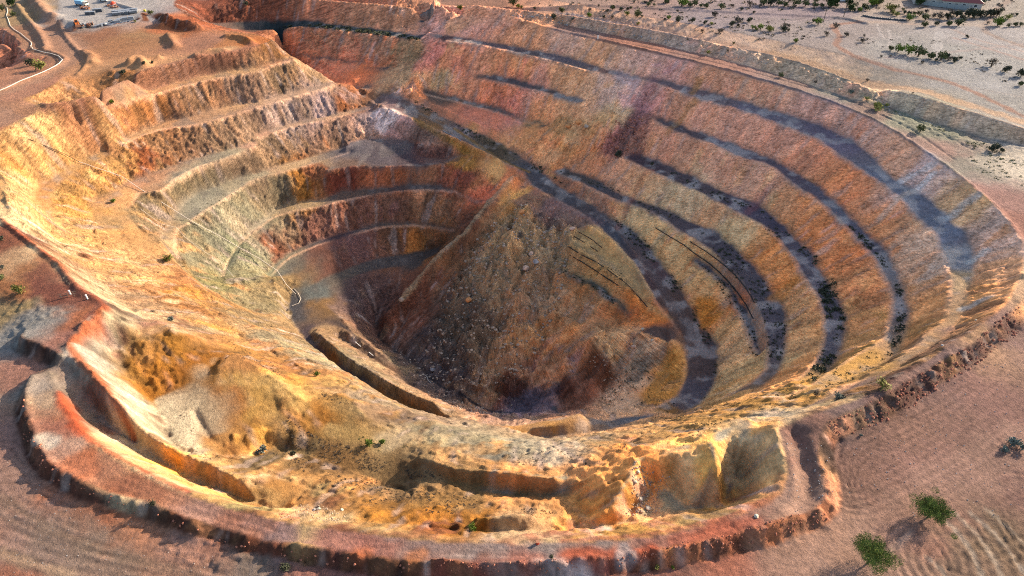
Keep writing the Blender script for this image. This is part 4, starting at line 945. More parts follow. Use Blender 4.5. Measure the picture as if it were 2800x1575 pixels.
ZONES = [
 ('scrub beyond the drain left of centre', 'on the pink plain just beyond the drain bank, left half', "1291,15,24,o 1303,19,12,g 1312,21,10,g 1345,23,8,d 1414,32,20,o 1484,29,11,b 1506,16,6,b 1541,24,16,o 1527,30,10,d 1563,28,14,d 1579,25,10,d 1588,22,8,o 1594,8,8,b 1481,42,14,g 1518,45,10,d 1539,47,13,b"),
 ('scrub around the bare patch', 'in the loose clump beyond the white riprap', "1577,38,15,g 1604,42,22,o 1615,43,8,d 1604,62,10,y 1672,51,8,d 1681,48,14,g 1706,56,20,d 1740,57,18,d 1772,61,14,d 1790,63,12,y 1799,43,20,b 1705,30,9,b"),
 ('bushes along the far track', 'in the row along the far dirt track', "1631,15,12,o 1645,15,8,o 1638,5,18,d 1676,8,16,o 1714,16,28,g 1736,17,16,o 1720,15,22,g 1747,15,18,o 1763,18,12,o 1776,20,16,o 1814,23,18,o 1844,19,12,b 1866,26,10,d 1896,33,8,d"),
 ('scrub on the middle plain', 'on the grey plain behind the drain', "1855,56,22,b 1840,65,18,d 1857,66,9,d 1869,67,7,b 1883,56,16,d 1767,83,14,b 1810,82,16,b 1893,73,12,g 1902,76,11,y 1913,74,16,g 1935,79,20,y 1969,79,20,d 1983,79,11,o 1972,67,14,b 1985,68,10,b"),
 ('scrub by the junction', 'near the dirt road junction', "2058,62,20,g 2046,56,12,o 2101,69,17,b 2080,91,17,b 2130,91,15,b 2001,107,13,g 2174,93,9,b 2182,100,6,b 2170,107,14,b"),
 ('trees in front of the houses', 'in the hedge line below the town', "1887,18,22,b 1911,18,12,b 1920,13,26,o 1938,14,26,d 1957,14,18,o 1975,16,16,o 1984,5,18,o 1999,16,24,o 2025,16,18,o 2048,19,16,o 2050,8,14,o 2066,18,12,o 2090,17,40,G 2105,19,12,o 2139,20,28,G 2149,28,10,o 2140,26,20,G 2163,29,13,g 2176,25,18,G 2195,16,30,g 2211,12,26,o"),
 ('trees by the red roofed houses', 'beside the fence of the red roofed houses', "2241,30,26,y 2246,36,14,y 2255,40,14,y 2271,27,8,o 2275,34,10,d 2312,12,26,G 2440,5,24,g 2470,8,18,o"),
 ('bushes of the roadside belt', 'in the belt between the stone-lined track and the houses', "2287,39,14,d 2299,38,12,o 2287,51,20,g 2313,40,15,o 2331,33,12,b 2328,51,18,o 2347,44,16,b 2364,46,20,b 2391,36,12,b"),
 ('dark thicket', 'in the dark thicket right of the belt', "2384,50,20,d 2407,42,20,d 2421,50,15,d 2435,42,26,d 2451,44,26,d 2466,45,22,d 2482,40,20,d 2492,43,22,d 2508,41,20,d 2519,31,14,d"),
 ('bushes at the far right edge', 'near the right edge beyond the grey flat', "2546,40,8,b 2557,39,8,d 2535,48,14,y 2484,60,8,b 2509,65,26,g 2535,68,10,o 2554,66,12,o 2566,65,11,o"),
 ('bushes below the track', 'just below the wide dirt track', "2324,68,16,o 2353,64,14,d 2385,65,18,o 2410,65,22,o"),
 ('bush line across the grey flat', 'in the bush line crossing the grey flat', "2241,127,16,o 2258,131,22,g 2285,137,26,g 2309,142,28,o 2342,148,20,o 2366,151,24,o 2381,145,14,d 2354,154,10,d 2386,152,12,b 2394,149,10,b 2400,156,14,d 2413,150,11,d 2493,168,26,b 2528,181,20,d 2568,192,24,d 2565,216,16,o"),
 ('lone bushes on the grey flat', 'standing alone on the grey flat', "2432,95,9,d 2217,144,8,b 2241,142,6,b 2320,160,9,b 2181,203,9,b 2296,236,6,b"),
 ('weeds in the drain', 'on the drain bank foot', "1831,129,9,b 1729,101,7,b 1845,111,9,o 1781,135,12,y 1393,48,18,d 1440,51,12,s 1963,194,14,o 2051,207,10,b 2140,236,14,s 2180,252,12,y 2230,268,12,y"),
]
for grp, where, s in ZONES:
    L_ = [t.split(',') for t in s.split()]
    mx = max(float(t[2]) for t in L_)
    first = True
    for t in L_:
        d_ = float(t[2]); k = ABB[t[3]]
        size = 'biggest' if d_ == mx and sum(float(q[2]) == mx for q in L_) == 1 else 'large' if d_ > 19 else 'small' if d_ < 11 else 'mid-sized'
        tree = (k == 'tree' or 'trees' in grp and d_ > 19)
        shrub(float(t[0]), float(t[1]), d_, k, '%s %s %s %s' % (size, KW[k], 'tree' if tree else 'bush', where), grp, 'tree' if tree else 'bush', 'tree' if tree else 'bush', )
SINGLE = [
 ("1157,24,16,g", 'round bright green bush at the far pit rim beside the drain'), ("2204,277,26,y", 'large yellow-green bush between the ring road and the drain'), ("2314,333,22,o", 'olive bush at the outer edge of the right ring road'),
 ("2495,380,26,d", 'dark spreading bush below the drain bank at the right'), ("2520,384,14,d", 'small dark bush right of the spreading bush below the drain'), ("427,656,23,g", 'round bright green bush on the grey ledge of the left pit wall'),
 ("430,809,15,s", 'small grey-green bush on the long ochre ramp'), ("660,1139,24,s", 'grey-green bush with dark shadow on the lower ochre terrace'), ("738,1143,17,d", 'dark bush right of the grey-green bush on the lower terrace'),
 ("798,946,18,g", 'low green bush on the inner ochre slope above the ramp'), ("928,1120,22,g", 'bright green clump at the head of the near trench'), ("962,1116,18,g", 'second green clump right of the bright clump near the trench'),
 ("1188,1332,20,g", 'flat green clump at the foot of the cream bank'), ("282,260,13,g", 'small green bush on the topmost left bench'), ("310,187,16,d", 'dark bush on the plateau edge above the left wall'),
 ("2219,974,27,y", 'yellow-green tree leaning over the lower right rim'), ("2110,1004,24,s", 'blue-grey bush on the cream ledge at the lower right'), ("2052,997,15,b", 'dry bush left of the blue-grey bush at the lower right'),
 ("1553,394,22,d", 'dark green bush below the maroon rock slide'), ("285,510,15,g", 'low green bush on the wide ochre bench at the left'), ("388,1270,18,d", 'dark thorny bush on the near left berm'),
 ("722,1434,24,d", 'dark bush at the foot of the near berm'), ("1388,1404,13,d", 'small dark bush on the grey near ring road'), ("1652,1431,11,y", 'yellow-green bush in the shaded near rock bank'), ("1692,1429,11,g", 'green bush right of the yellow bush in the near bank'),
 ("2545,1122,24,s", 'large blue-grey saltbush near the right edge'), ("2570,1130,20,s", 'second blue-grey saltbush at the right edge'), ("2527,1136,15,s", 'small saltbush left of the two large ones'),
 ("50,737,24,y", 'yellow-green bush at the left edge of the brown flat'), ("6,704,17,o", 'olive bush cut by the left edge beside the brown flat'), ("6,676,10,s", 'small blue-grey bush at the left edge'), ("3,605,12,d", 'dark bush at the left edge above the brown flat'),
 ("31,15,24,G", 'deep green tree in the far upper left corner'), ("6,28,16,o", 'olive bush under the upper left tree'), ("35,41,14,o", 'olive bush beside the white pipe in the upper left'),
 ("76,166,20,d", 'dark bush in the small upper left hollow'), ("102,176,30,y", 'yellow-olive bush in the small upper left hollow'), ("340,56,7,g", 'tiny green bush below the equipment yard'), ("378,37,13,o", 'olive bush between yard and orange heap'),
 ("362,162,10,d", 'dark tuft on the plateau near the heap'), ("383,160,9,d", 'second dark tuft on the plateau near the heap'), ("620,14,15,d", 'dark tree on the far upper bench of the pit'), ("1640,416,11,d", 'dark tuft on the bench right of the rock slide'),
 ("2165,1097,9,s", 'grey-green tuft on the right scraped plain'),
]
for t, lab in SINGLE:
    x, y, d_, k = t.split(','); shrub(float(x), float(y), float(d_), ABB[k], lab, None, 'tree' if 'tree' in lab else 'bush', 'tree' if 'tree' in lab else 'bush')
# two large eucalypt shrubs in the near right corner
def big_tree(x, y, w, h, seed, label):
    p = put(x, y); t = thing('tree', label, 'tree', p, 0, None)
    r = random.Random(seed); V = []; Fc = []; mb = MB()
    mb.tube([(0, 0, -.3), (.05, .05, h*.2), (0, .1, h*.35)], .16, 7, .11)
    br = MB(); tips = []
    for i in range(15):
        a = i*2.4+r.uniform(-.3, .3); el = r.uniform(.15, 1.25); ln = r.uniform(.55, 1.0)
        e = Vector((math.cos(a)*math.cos(el)*w*.46*ln, math.sin(a)*math.cos(el)*w*.46*ln, h*.32+math.sin(el)*h*.58*ln+h*.05))
        b0 = Vector((0, .1, h*r.uniform(.12, .33)))
        br.tube([b0, b0.lerp(e, .5)+Vector((0, 0, h*.05)), e], .07, 5, .02)
        for k in range(7):
            tips.append(b0.lerp(e, r.uniform(.45, 1.05))+Vector((r.gauss(0, .09)*w, r.gauss(0, .09)*w, r.gauss(0, .07)*h)))
    for c in tips:
        cr = r.uniform(.07, .13)*w
        for k in range(120):
            d = Vector((r.gauss(0, 1), r.gauss(0, 1), r.gauss(0, .8))).normalized()
            q_ = c+d*cr*(r.random()**.4)
            s = r.uniform(.10, .20); a_ = (d+Vector((r.gauss(0, 1), r.gauss(0, 1), r.gauss(0, 1)))*.6).normalized(); b_ = a_.orthogonal().normalized()*s*.28
            n_ = len(V); V += [q_-b_, q_+b_, q_+a_*s+b_*.3, q_+a_*s-b_*.3]; Fc.append((n_, n_+1, n_+2, n_+3))
    mb.build('trunk', M['bark'], t); br.build('branches', M['bark'], t); mobj('crown', V, Fc, leaf_mat('eucalypt leaf', (.095, .125, .022)), t)
big_tree(2335, 1300, 6.6, 4.6, 3, 'bright green round tree with dark shadow, upper of the two in the near right corner')
big_tree(2185, 1415, 7.6, 5.4, 8, 'bright green bushy tree nearest the camera in the near right corner')
# ------------------------------------------------------------------ pipes and cables
def on_ground(s, lift, step=1.2, wob_=.15):
    P = [put(*map(float, t.split(','))) for t in s.split()]
    out = []
    for a, b in zip(P[:-1], P[1:]):
        n = max(1, int((b-a).length/step))
        for k in range(n):
            q_ = a.lerp(b, k/n); q_.x += R_.uniform(-wob_, wob_)*.4; q_.y += R_.uniform(-wob_, wob_)*.4
            out.append(Vector((q_.x, q_.y, ground_z(q_.x, q_.y)+lift)))
    q_ = P[-1]; out.append(Vector((q_.x, q_.y, q_.z+lift)))
    for it in range(2):
        z = [v_.z for v_ in out]
        for i in range(1, len(out)-1): out[i].z = max(out[i].z, (z[i-1]+z[i+1])/2)
    return out
def pipe(name, s, r, mat, label, cat, lift=.1, step=1.5):
    P = on_ground(s, lift+r, step, .1); o0 = P[0].copy()
    t = MB().tube([p-o0 for p in P], r, 6).build(name, mat); t.location = o0
    return tag(t, label, cat)
pipe('water_pipe', "18,20 20,28 17,40 22,52 26,66 36,75 52,85 65,96 78,106 80,112 78,118 84,126 100,130 128,136 148,142 158,151 150,161 138,168 110,182 80,194 50,206 20,221 0,229", .15, M['cream'], 'thick white pipe winding round the upper left haul road', 'pipe')
pipe('water_pipe', "200,410 255,430 310,450 357,480 420,520 486,561 550,600 606,632 655,660 700,690 722,720 745,742", .11, M['cream'], 'long pale pipe running down the left pit wall to the hairpin', 'pipe', .4, 8.0)
pipe('water_pipe', "74,352 120,374 165,394 200,410", .10, M['black'], 'black upper length of pipe above the pale wall pipe', 'pipe', .4, 7.0)
pipe('water_pipe', "354,527 411,578 446,580 468,601 520,644 560,672 590,700", .06, M['cream'], 'thin pale pipe crossing the grey ledges below the long pipe', 'pipe', .3, 6.0)
pipe('hose', "739,727 750,738 757,752 752,764 736,770", .10, M['cream'], 'curled pale hose end at the ramp hairpin', 'hose')
pipe('hose', "1055,946 1066,946 1074,951 1078,960 1085,965", .10, M['cream'], 'curled grey hose at the dark pit bottom', 'hose')
pipe('water_pipe', "894,860 901,867 908,873", .13, M['white'], 'short white pipe length on the lower ramp, left one', 'pipe')
pipe('water_pipe', "928,887 934,892 939,896", .13, M['white'], 'short white pipe length on the lower ramp, right one', 'pipe')
pipe('water_pipe', "1115,330 1130,338 1146,347 1160,356", .12, M['steel'], 'pale steel pipe lying on the middle of the haul road', 'pipe')
CAB = [("1455,586 1475,597 1490,606 1514,626", 'upper black cable across the tilted rock block'), ("1445,598 1458,606 1470,613", 'short black cable left of the upper block cable'), ("1485,623 1495,630 1503,635", 'short black cable below the upper block cable'),
       ("1430,625 1442,632 1454,639", 'short black cable on the orange tip of the rock block'), ("1435,645 1462,664 1500,688 1530,706 1555,721", 'lower long black cable on the tilted block'), ("1463,644 1500,662 1540,690 1570,712 1584,725 1605,748 1629,776", 'long black cable along the block crest to the orange tip'),
       ("1648,576 1690,602 1720,618 1745,640 1780,665 1810,690 1835,717 1850,735", 'upper part black cable along the wall between road and bench'), ("1735,610 1770,635 1800,655 1823,672 1850,697 1873,725 1886,745 1896,764", 'black cable nearest the bench crest on the curved wall'), ("1842,722 1855,742 1875,770 1885,790 1894,805", 'short steep black cable at the end of the narrow bench'),
       ("1220,1175 1250,1184 1280,1186", 'thin dark cable on the near pale mound')]
for s, lab in CAB[:-1]: pipe('cable', s, .16, M['black'], lab, 'cable', .35, 6.0)
# ------------------------------------------------------------------ boulders
def boulder(x, y, dpx, mat, label, seed):
    p = put(x, y); w = dpx/FPX*(p-Vector((0, 0, CAM_H))).length
    V, Fc = rock_geo(seed); o = mobj('boulder', V, Fc, M[mat]); o.location = p+Vector((0, 0, w*.18)); o.scale = (w, w, w); o.rotation_euler = (0, 0, seed)
    return tag(o, label, 'boulder')
for i, (x, y, d_, mt, lab) in enumerate([
 (1594, 873, 13, 'pinkrock', 'pink boulder on the broken mound below the road'), (1588, 867, 9, 'orangerock', 'orange boulder left of the pink boulder on the mound'), (1089, 931, 15, 'greyrock', 'grey boulder on the scree above the pit bottom'),
 (1616, 829, 10, 'whiterock', 'white angular boulder at the head of the mound'), (1312, 537, 16, 'orangerock', 'bright orange boulder on the dark scree'), (1640, 858, 8, 'whiterock', 'cream boulder right of the pink boulder'),
 (1903, 1300, 12, 'whiterock', 'round cream boulder on the near ring road'), (860, 1283, 9, 'whiterock', 'pale boulder on the near rubble pile'), (803, 1282, 12, 'whiterock', 'large pale boulder atop the near rubble pile'), (790, 1283, 9, 'greyrock', 'grey boulder left of the pale one on the rubble pile'),
 (1631, 1280, 14, 'whiterock', 'pale boulder at the foot of the rubble spur'), (1612, 1258, 12, 'whiterock', 'cream boulder in the rubble spur between two hollows'), (1605, 1188, 11, 'whiterock', 'cream boulder high on the rubble spur'), (1598, 1215, 10, 'whiterock', 'cream boulder midway down the rubble spur'),
 (2210, 1449-48, 9, 'greyrock', 'grey boulder near the two green trees'), (1010, 757, 14, 'boulder', 'brown slab boulder at the scree edge'), (1180, 757, 20, 'orangerock', 'tan block standing out of the scree slope'),
 (1322, 680, 22, 'pinkrock', 'pale tilted slab in the slump'), (1348, 662, 16, 'greyrock', 'grey tilted slab in the slump'), (1337, 640, 16, 'pinkrock', 'pinkish slab above the pale slab in the slump'), (1440, 578, 16, 'pinkrock', 'pale block left of the tilted rock block'),
 (2370, 870, 7, 'greyrock', 'grey rock on the right rim bank'), (2270, 990, 8, 'redrock', 'red rock on the right rubble bank'), (2455, 806, 6, 'whiterock', 'white stone on the right bench foot'),
 (1546, 350, 9, 'redrock', 'dark red boulder at the foot of the rock slide'), (1552, 372, 12, 'redrock', 'largest red boulder below the rock slide'), (1430, 318, 16, 'orangerock', 'orange block in the broken wall'), (1455, 310, 18, 'orangerock', 'large orange block in the broken wall'), (1475, 320, 14, 'boulder', 'tan block right of the orange blocks in the broken wall')]):
    boulder(x, y, d_, mt, lab, 20+i)
def scatter(name, label, zones, mat, seed, kind='rock'):
    """one uncountable mass of stones or low tufts"""
    r = random.Random(seed); mb = MB(); geo = [rock_lo(seed+k) for k in range(5)]
    for poly, n, s0, s1 in zones:
        Q = np.array([ground_hit(*map(float, t.split(',')))[:2] for t in poly.split()])
        x0, y0 = Q.min(0); x1, y1 = Q.max(0)
        X = np.array([r.uniform(x0, x1) for _ in range(n*6)]); Y = np.array([r.uniform(y0, y1) for _ in range(n*6)])
        ok = inside(Q, X, Y); X = X[ok][:n]; Y = Y[ok][:n]
        if kind == 'tuft':
            cl = vnoise(X/4.5, Y/4.5, 501)+.5*vnoise(X/1.7, Y/1.7, 503) > -.12
            X = X[cl]; Y = Y[cl]
        for x, y in zip(X, Y):
            s = s0+(s1-s0)*r.random()**2.5; z = ground_z(x, y)
            a = r.uniform(0, 6.28); ca, sa = math.cos(a), math.sin(a)
            if kind == 'rock':
                V, Fc = geo[r.randrange(5)]; sy = r.uniform(.6, 1)
                mb.add([(x+s*(p[0]*ca-p[1]*sy*sa), y+s*(p[0]*sa+p[1]*sy*ca), z+s*(p[2]+.15)) for p in V], Fc)
            else:
                for k in range(13):
                    d = Vector((r.gauss(0, 1), r.gauss(0, 1), abs(r.gauss(0, .9))+.15)).normalized()
                    c = Vector((x, y, z))+Vector((d.x, d.y, 0))*s*.28+Vector((0, 0, s*.12*r.random()))
                    t = d.orthogonal().normalized()*s*.17; e = c+d*s*.42
                    mb.add([c-t, c+t, e+t*.5, e-t*.5], [(0, 1, 2, 3)])
    o = mb.build(name, M[mat]); return tag(o, label, None, None, 'stuff')
scatter('rubble', 'grey brown rubble covering the slumped rock mass', [("1300,520 1440,560 1420,700 1380,850 1300,960 1200,980 1100,960 1060,880 1130,720 1200,600", 1300, .25, 1.6), ("980,870 1150,950 1300,1000 1250,1050 1100,1010", 300, .25, 1.1), ("1560,840 1640,830 1640,930 1500,960 1480,900", 200, .2, .8)], 'boulder', 31)
scatter('scree', 'maroon scree below the rock slide', [("1545,310 1620,290 1625,390 1540,395 1500,370", 330, .25, 1.3), ("1288,470 1345,480 1480,545 1440,570 1330,520", 300, .15, .6)], 'redrock', 33)
scatter('riprap', 'white riprap stones along the drain foot', [("1288,35 1413,50 1538,72 1663,97 1720,110 1720,116 1600,92 1450,64 1288,42", 700, .35, 1.0), ("1750,115 1931,160 1931,167 1760,124", 160, .25, .7), ("2057,190 2157,230 2350,310 2350,318 2150,240 2057,196", 170, .2, .7)], 'greyrock', 35)
scatter('rubble', 'cream rubble on the near spur and rubble pile', [("1590,1160 1650,1170 1620,1290 1570,1315 1590,1230", 260, .12, .6), ("730,1275 800,1270 870,1295 860,1318 760,1310", 300, .1, .4), ("1640,1190 1690,1200 1660,1290 1610,1310 1620,1220", 200, .1, .45)], 'boulder', 37)
scatter('rubble', 'dark red brown rubble of the outer banks', [("2070,1070 2200,1005 2440,870 2560,760 2576,830 2460,915 2260,1050 2110,1105", 900, .12, .75), ("1100,1415 1500,1405 1850,1340 2000,1300 2080,1270 2090,1310 1850,1390 1500,1440 1100,1445", 600, .1, .5), ("60,1000 90,1100 170,1200 300,1255 480,1320 640,1368 900,1410 1100,1425 1100,1449 850,1430 600,1380 300,1280 130,1215 50,1090", 700, .12, .6), ("700,1285 760,1300 745,1312 705,1300", 120, .1, .4)], 'redrock', 39)
scatter('stones', 'loose brown stones strewn over the scraped plain', [("2130,1100 2576,850 2576,1300 2300,1300 2130,1250", 500, .06, .30), ("0,1150 300,1300 700,1449 0,1449", 260, .05, .22), ("1952,1067 2100,1150 2100,1260 1980,1290 1985,1180", 160, .07, .35)], 'greyrock', 41)
BU = [("2030,620 2100,700 2125,800 2100,900 2045,970 2035,950 2070,880 2080,790 2050,700 2000,620", 420, .5, 1.7), ("1630,405 1813,485 1930,535 1989,590 1980,625 1888,545 1738,468", 260, .3, 1.1), ("2130,560 2200,620 2255,690 2280,780 2270,860 2235,900 2250,830 2262,760 2230,680 2160,600", 240, .4, 1.5),
      ("1395,425 1500,455 1650,520 1738,558 1738,585 1600,515 1470,460", 330, .25, .8), ("1745,570 1850,625 1932,720 1978,820 1970,900 1935,930 1925,820 1880,720 1790,630", 420, .25, 1.0), ("1745,650 1835,712 1905,840 1912,900 1860,790 1788,690", 130, .25, .9),
      ("1020,238 1080,268 1150,312 1240,352 1330,400 1410,450 1410,462 1300,405 1180,340 1060,272", 420, .4, 1.4), ("1540,540 1620,600 1700,700 1760,790 1800,880 1808,960 1790,960 1780,880 1730,780 1660,690 1580,600", 420, .3, 1.1), ("1390,675 1470,702 1600,785 1590,800 1460,722 1395,695", 130, .3, .9), ("1440,625 1560,690 1600,750 1500,670", 60, .25, .7),
      ("690,52 850,66 940,76 1056,92 1052,102 850,76 690,62", 500, .6, 2.0), ("1820,1050 1931,1000 2020,955 2030,985 1900,1040 1750,1090 1720,1075", 330, .15, .55), ("2100,930 2200,880 2225,905 2150,955 2060,990", 110, .2, .7), ("1560,930 1650,920 1640,1010 1540,1035 1500,1010", 190, .2, .7), ("1690,1000 1800,960 1850,1010 1700,1060 1600,1075", 240, .15, .6)]
scatter('scrub', 'low dark scrub growing along the pit benches', BU, 'dark', 51, 'tuft')
scatter('scrub', 'low dry scrub over the near ochre terraces', [("690,1130 900,1190 1100,1230 1400,1290 1300,1300 1000,1290 780,1220 680,1160", 1500, .12, .5), ("720,1050 900,1130 1050,1180 1200,1220 1000,1200 800,1150 700,1110", 700, .12, .5), ("440,1040 500,1060 560,1160 500,1150", 160, .1, .4), ("560,850 700,920 900,1030 800,1010 600,900", 420, .1, .45), ("1250,1130 1600,1110 1800,1080 1780,1120 1500,1180 1300,1170", 420, .12, .5)], 'dry', 53, 'tuft')
scatter('scrub', 'low green grey herbs on the grey ledges and drain verge', [("540,480 640,540 640,660 560,720 520,660 470,560", 420, .12, .5), ("350,560 480,600 440,660 380,620", 120, .1, .4), ("2100,215 2200,252 2350,320 2500,400 2576,420 2576,380 2450,355 2250,275 2120,215", 420, .25, .9), ("2560,380 2400,400 2500,450 2576,470", 100, .25, .8), ("900,1095 1040,1120 980,1140 900,1125", 120, .1, .4)], 'olive', 55, 'tuft')
scatter('scrub', 'sparse low scrub over the far plain', [("1350,5 1800,30 2100,60 2000,130 1700,70 1400,40", 420, .4, 1.5), ("2060,105 2240,125 2500,190 2576,240 2576,150 2300,90", 230, .3, 1.2), ("1300,0 2576,0 2576,30 1900,25", 300, .5, 2.2)], 'dry', 57, 'tuft')
# ------------------------------------------------------------------ equipment yard
def yz(x, y): return put(x, y)
def crate(x, y, w, l, h, mat, label, name='crate', cat='crate', rz=.3, group=None, lid=True):
    t = thing(name, label, cat, yz(x, y), rz, group)
    MB().box((0, 0, h/2), (w, l, h)).build('body', M[mat], t)
    b = MB(); b.box((0, 0, h+.04), (w*1.04, l*1.04, .08))
    for sx in (-1, 1):
        for sy in (-1, 1): b.box((sx*w*.5, sy*l*.5, h/2), (.1, .1, h))
    b.build('frame', M['steel'], t); return t
for i, x in enumerate((221.5, 228.5, 235)): crate(x, 36.5-.3*i, 1.9, 1.7, 1.3, 'darkbox', 'black steel skip in the row of three in the yard, %s one' % ('left', 'middle', 'right')[i], 'skip', 'skip', .25)
crate(247, 29, 4.2, 1.8, 1.3, 'darkbox', 'long dark container behind the row of three skips', 'container', 'container', .2)
crate(278, 58, 1.3, 1.3, 1.3, 'darkbox', 'small dark box by the lower yard edge, left of a pair', 'box', 'box')
crate(281, 57.3, 1.3, 1.3, 1.3, 'darkbox', 'small dark box by the lower yard edge, right of a pair', 'box', 'box')
for x, y, w in ((297, 59, 2.4), (303, 55, 2.2), (315, 52, 2.4), (331, 50, 2.2)): crate(x, y, w, 1.8, 1.5, 'steel', {297: 'grey steel bin at the low end of the bin row', 303: 'grey steel bin second in the bin row', 315: 'grey steel bin third in the bin row', 331: 'grey steel bin at the high end of the bin row'}[x], 'bin', 'bin', .4)
# flat bed truck
t = thing('parked_truck', 'pale blue and cream truck parked in the yard', 'truck', yz(209, 14), 1.25)
b = MB().box((0, 1.2, .75), (2.2, 5.2, .25)); b.box((0, -1.0, .7), (1.6, 3, .2)); b.build('bed', M['steel'], t)
c = MB().box((0, -2.2, 1.45), (2.2, 1.7, 1.7), 0, .12).build('cab', M['cream'], t)
MB().box((0, -3.05, 1.75), (1.8, .06, .7)).build('windscreen', M['glass'], c)
MB().box((0, 1.4, 1.7), (2.1, 4.4, 1.6)).build('cargo_box', M['blue'], t)
for sx in (-1, 1):
    for yy in (-2.1, .6, 2.9): MB().tube([(sx*.95-.15, yy, .45), (sx*.95+.15, yy, .45)], .45, 12).build('wheel', M['black'], t)
# small loader with orange body
def loader(x, y, label, rz, mat):
    t = thing('loader', label, 'loader', yz(x, y), rz)
    MB().box((0, .3, 1.2), (1.8, 3.0, 1.0), 0, .1).build('body', M[mat], t); c_ = MB().box((0, -.5, 2.2), (1.4, 1.3, 1.2), 0, .1).build('cab', M[mat], t)
    MB().box((0, -1.16, 2.2), (1.1, .05, .8)).build('window', M['glass'], c_)
    MB().box((0, -3.0, .6), (2.4, .8, .9), 0, .2).build('bucket', M['rust'], t)
    MB().tube([(-.6, -.8, 1.3), (-.6, -2.7, .8)], .12, 6).build('arm', M[mat], t); MB().tube([(.6, -.8, 1.3), (.6, -2.7, .8)], .12, 6).build('arm', M[mat], t)
    for sx in (-1, 1):
        for yy in (-.9, 1.3): MB().tube([(sx*1.0-.2, yy, .65), (sx*1.0+.2, yy, .65)], .65, 12).build('wheel', M['black'], t)
loader(195, 64, 'orange loader among the scrap at the yard gate', .6, 'orange')
t = thing('drum', 'orange red dome shaped tank lid near the far yard fence', 'tank', yz(285, 10.5))
MB().tube([(0, 0, 0), (0, 0, .5), (0, 0, .95), (0, 0, 1.2)], 1.7, 14, .6).build('shell', M['red'], t); MB().tube([(0, 0, 1.15), (0, 0, 1.4)], .25, 8).build('cap', M['orange'], t)
for i, (x, y, s) in enumerate([(233, 66, 1), (225, 70, .9)]):
    t = thing('cable_reel', 'brown cable reel right of the orange loader' if i == 0 else 'brown cable reel leaning on the scrap behind the loader', 'reel', yz(x, y), .5+i, None, s)
    for sx in (-1, 1): MB().tube([(sx*.5-.06, 0, 1.1), (sx*.5+.06, 0, 1.1)], 1.1, 14).build('flange', M['rust'], t)
    MB().tube([(-.5, 0, 1.1), (.5, 0, 1.1)], .6, 12).build('drum', M['wood'], t)
# stacks of plates, screens and pipe bundles
r = random.Random(9)
for i in range(16):
    x = 291+i % 8*7.0+r.uniform(-1.5, 1.5); y = 33-(i % 8)*.75+(i//8)*4.5+r.uniform(-.6, .6)
    t = thing('plate_stack', 'grey plate stack in the stacked steel rows of the yard', 'plate stack', yz(x, y), .2+r.uniform(-.3, .3), 'stacked steel rows in the yard')
    MB().box((0, 0, .2), (3.0, 2.2, .12)).build('pallet', M['wood'], t)
    b = MB()
    for k in range(5): b.box((r.uniform(-.1, .1), r.uniform(-.1, .1), .36+k*.2), (2.7, 1.9, .12), r.uniform(-.05, .05))
    b.build('plates', M['steel'], t)
for i in range(9):
    x = 205+r.uniform(0, 26) if i < 5 else 270+r.uniform(0, 24); y = (18+r.uniform(0, 8)) if i < 5 else (13+r.uniform(-1, 2.5)) if i < 7 else 18+r.uniform(0, 2)
    t = thing('scrap_pile', ('rusty scrap part heaped beside the parked truck' if i < 5 else 'rusty scrap part in the line below the red tank'), 'scrap', yz(x, y), r.uniform(0, 3), 'scrap beside the truck' if i < 5 else 'scrap line below the red tank')
    b = MB()
    for k in range(6): b.box((r.uniform(-.9, .9), r.uniform(-.9, .9), r.uniform(.2, .6)), (r.uniform(.4, 1.6), r.uniform(.2, .8), r.uniform(.2, .9)), r.uniform(0, 3))
    b.build('frame', M['rust'], t); MB().tube([(-.9, -.4, .4), (.9, .5, .8)], .18, 7).build('pipe', M['steel'], t)
for i in range(8):
    x = 205+r.uniform(-2, 22); y = 68+r.uniform(-5, 5)
    t = thing('scrap_pile', 'mixed scrap part at the yard gate behind the dark heap', 'scrap', yz(x, y), r.uniform(0, 3), 'scrap at the yard gate')
    b = MB()
    for k in range(6): b.box((r.uniform(-1, 1), r.uniform(-1, 1), r.uniform(.2, .8)), (r.uniform(.4, 1.5), r.uniform(.3, .9), r.uniform(.3, 1.0)), r.uniform(0, 3))
    b.build('frame', M[r.choice(('rust', 'steel', 'darkbox'))], t); MB().tube([(-.8, .4, .3), (.9, -.5, .9)], .2, 7).build('pipe', M['orange' if i < 2 else 'steel'], t)
for i in range(9):
    x = 240+i*5.5; y = 70-i*1.35
    crate(x, y, 1.0+.4*r.random(), 1.0, .7+.4*r.random(), r.choice(('steel', 'darkbox', 'white')), 'small crate in the row along the lower yard edge', 'crate', 'crate', r.uniform(0, 1), 'crates along the lower yard edge')
for i in range(7):
    x = 268+i*9; y = 64-i*1.9
    t = thing('pipe_bundle', 'bundle of pale pipes lying along the lower yard edge', 'pipe bundle', yz(x, y), 1.35, 'pipe bundles along the lower yard edge')
    b = MB()
    for k in range(6): b.tube([(k % 3*.35-.35, -3.2, .2+(k//3)*.3), (k % 3*.35-.35, 3.2, .2+(k//3)*.3)], .15, 6)
    b.build('pipes', M['steel'], t); MB().box((0, 1.8, .1), (1.5, .15, .14)).build('bearer', M['wood'], t); MB().box((0, -1.8, .1), (1.5, .15, .14)).build('bearer', M['wood'], t)
t = thing('marker_post', 'yellow marker at the right corner of the yard', 'marker', yz(364.5, 29)); MB().box((0, 0, .5), (1.2, .5, 1.0), 0, .3).build('post', M['yellowp'], t); MB().box((0, 0, .05), (1.4, .8, .1)).build('base', M['black'], t)
t = thing('light_vehicle', 'small white vehicle at the top edge of the yard', 'car', yz(262, 2.5), 1.4)
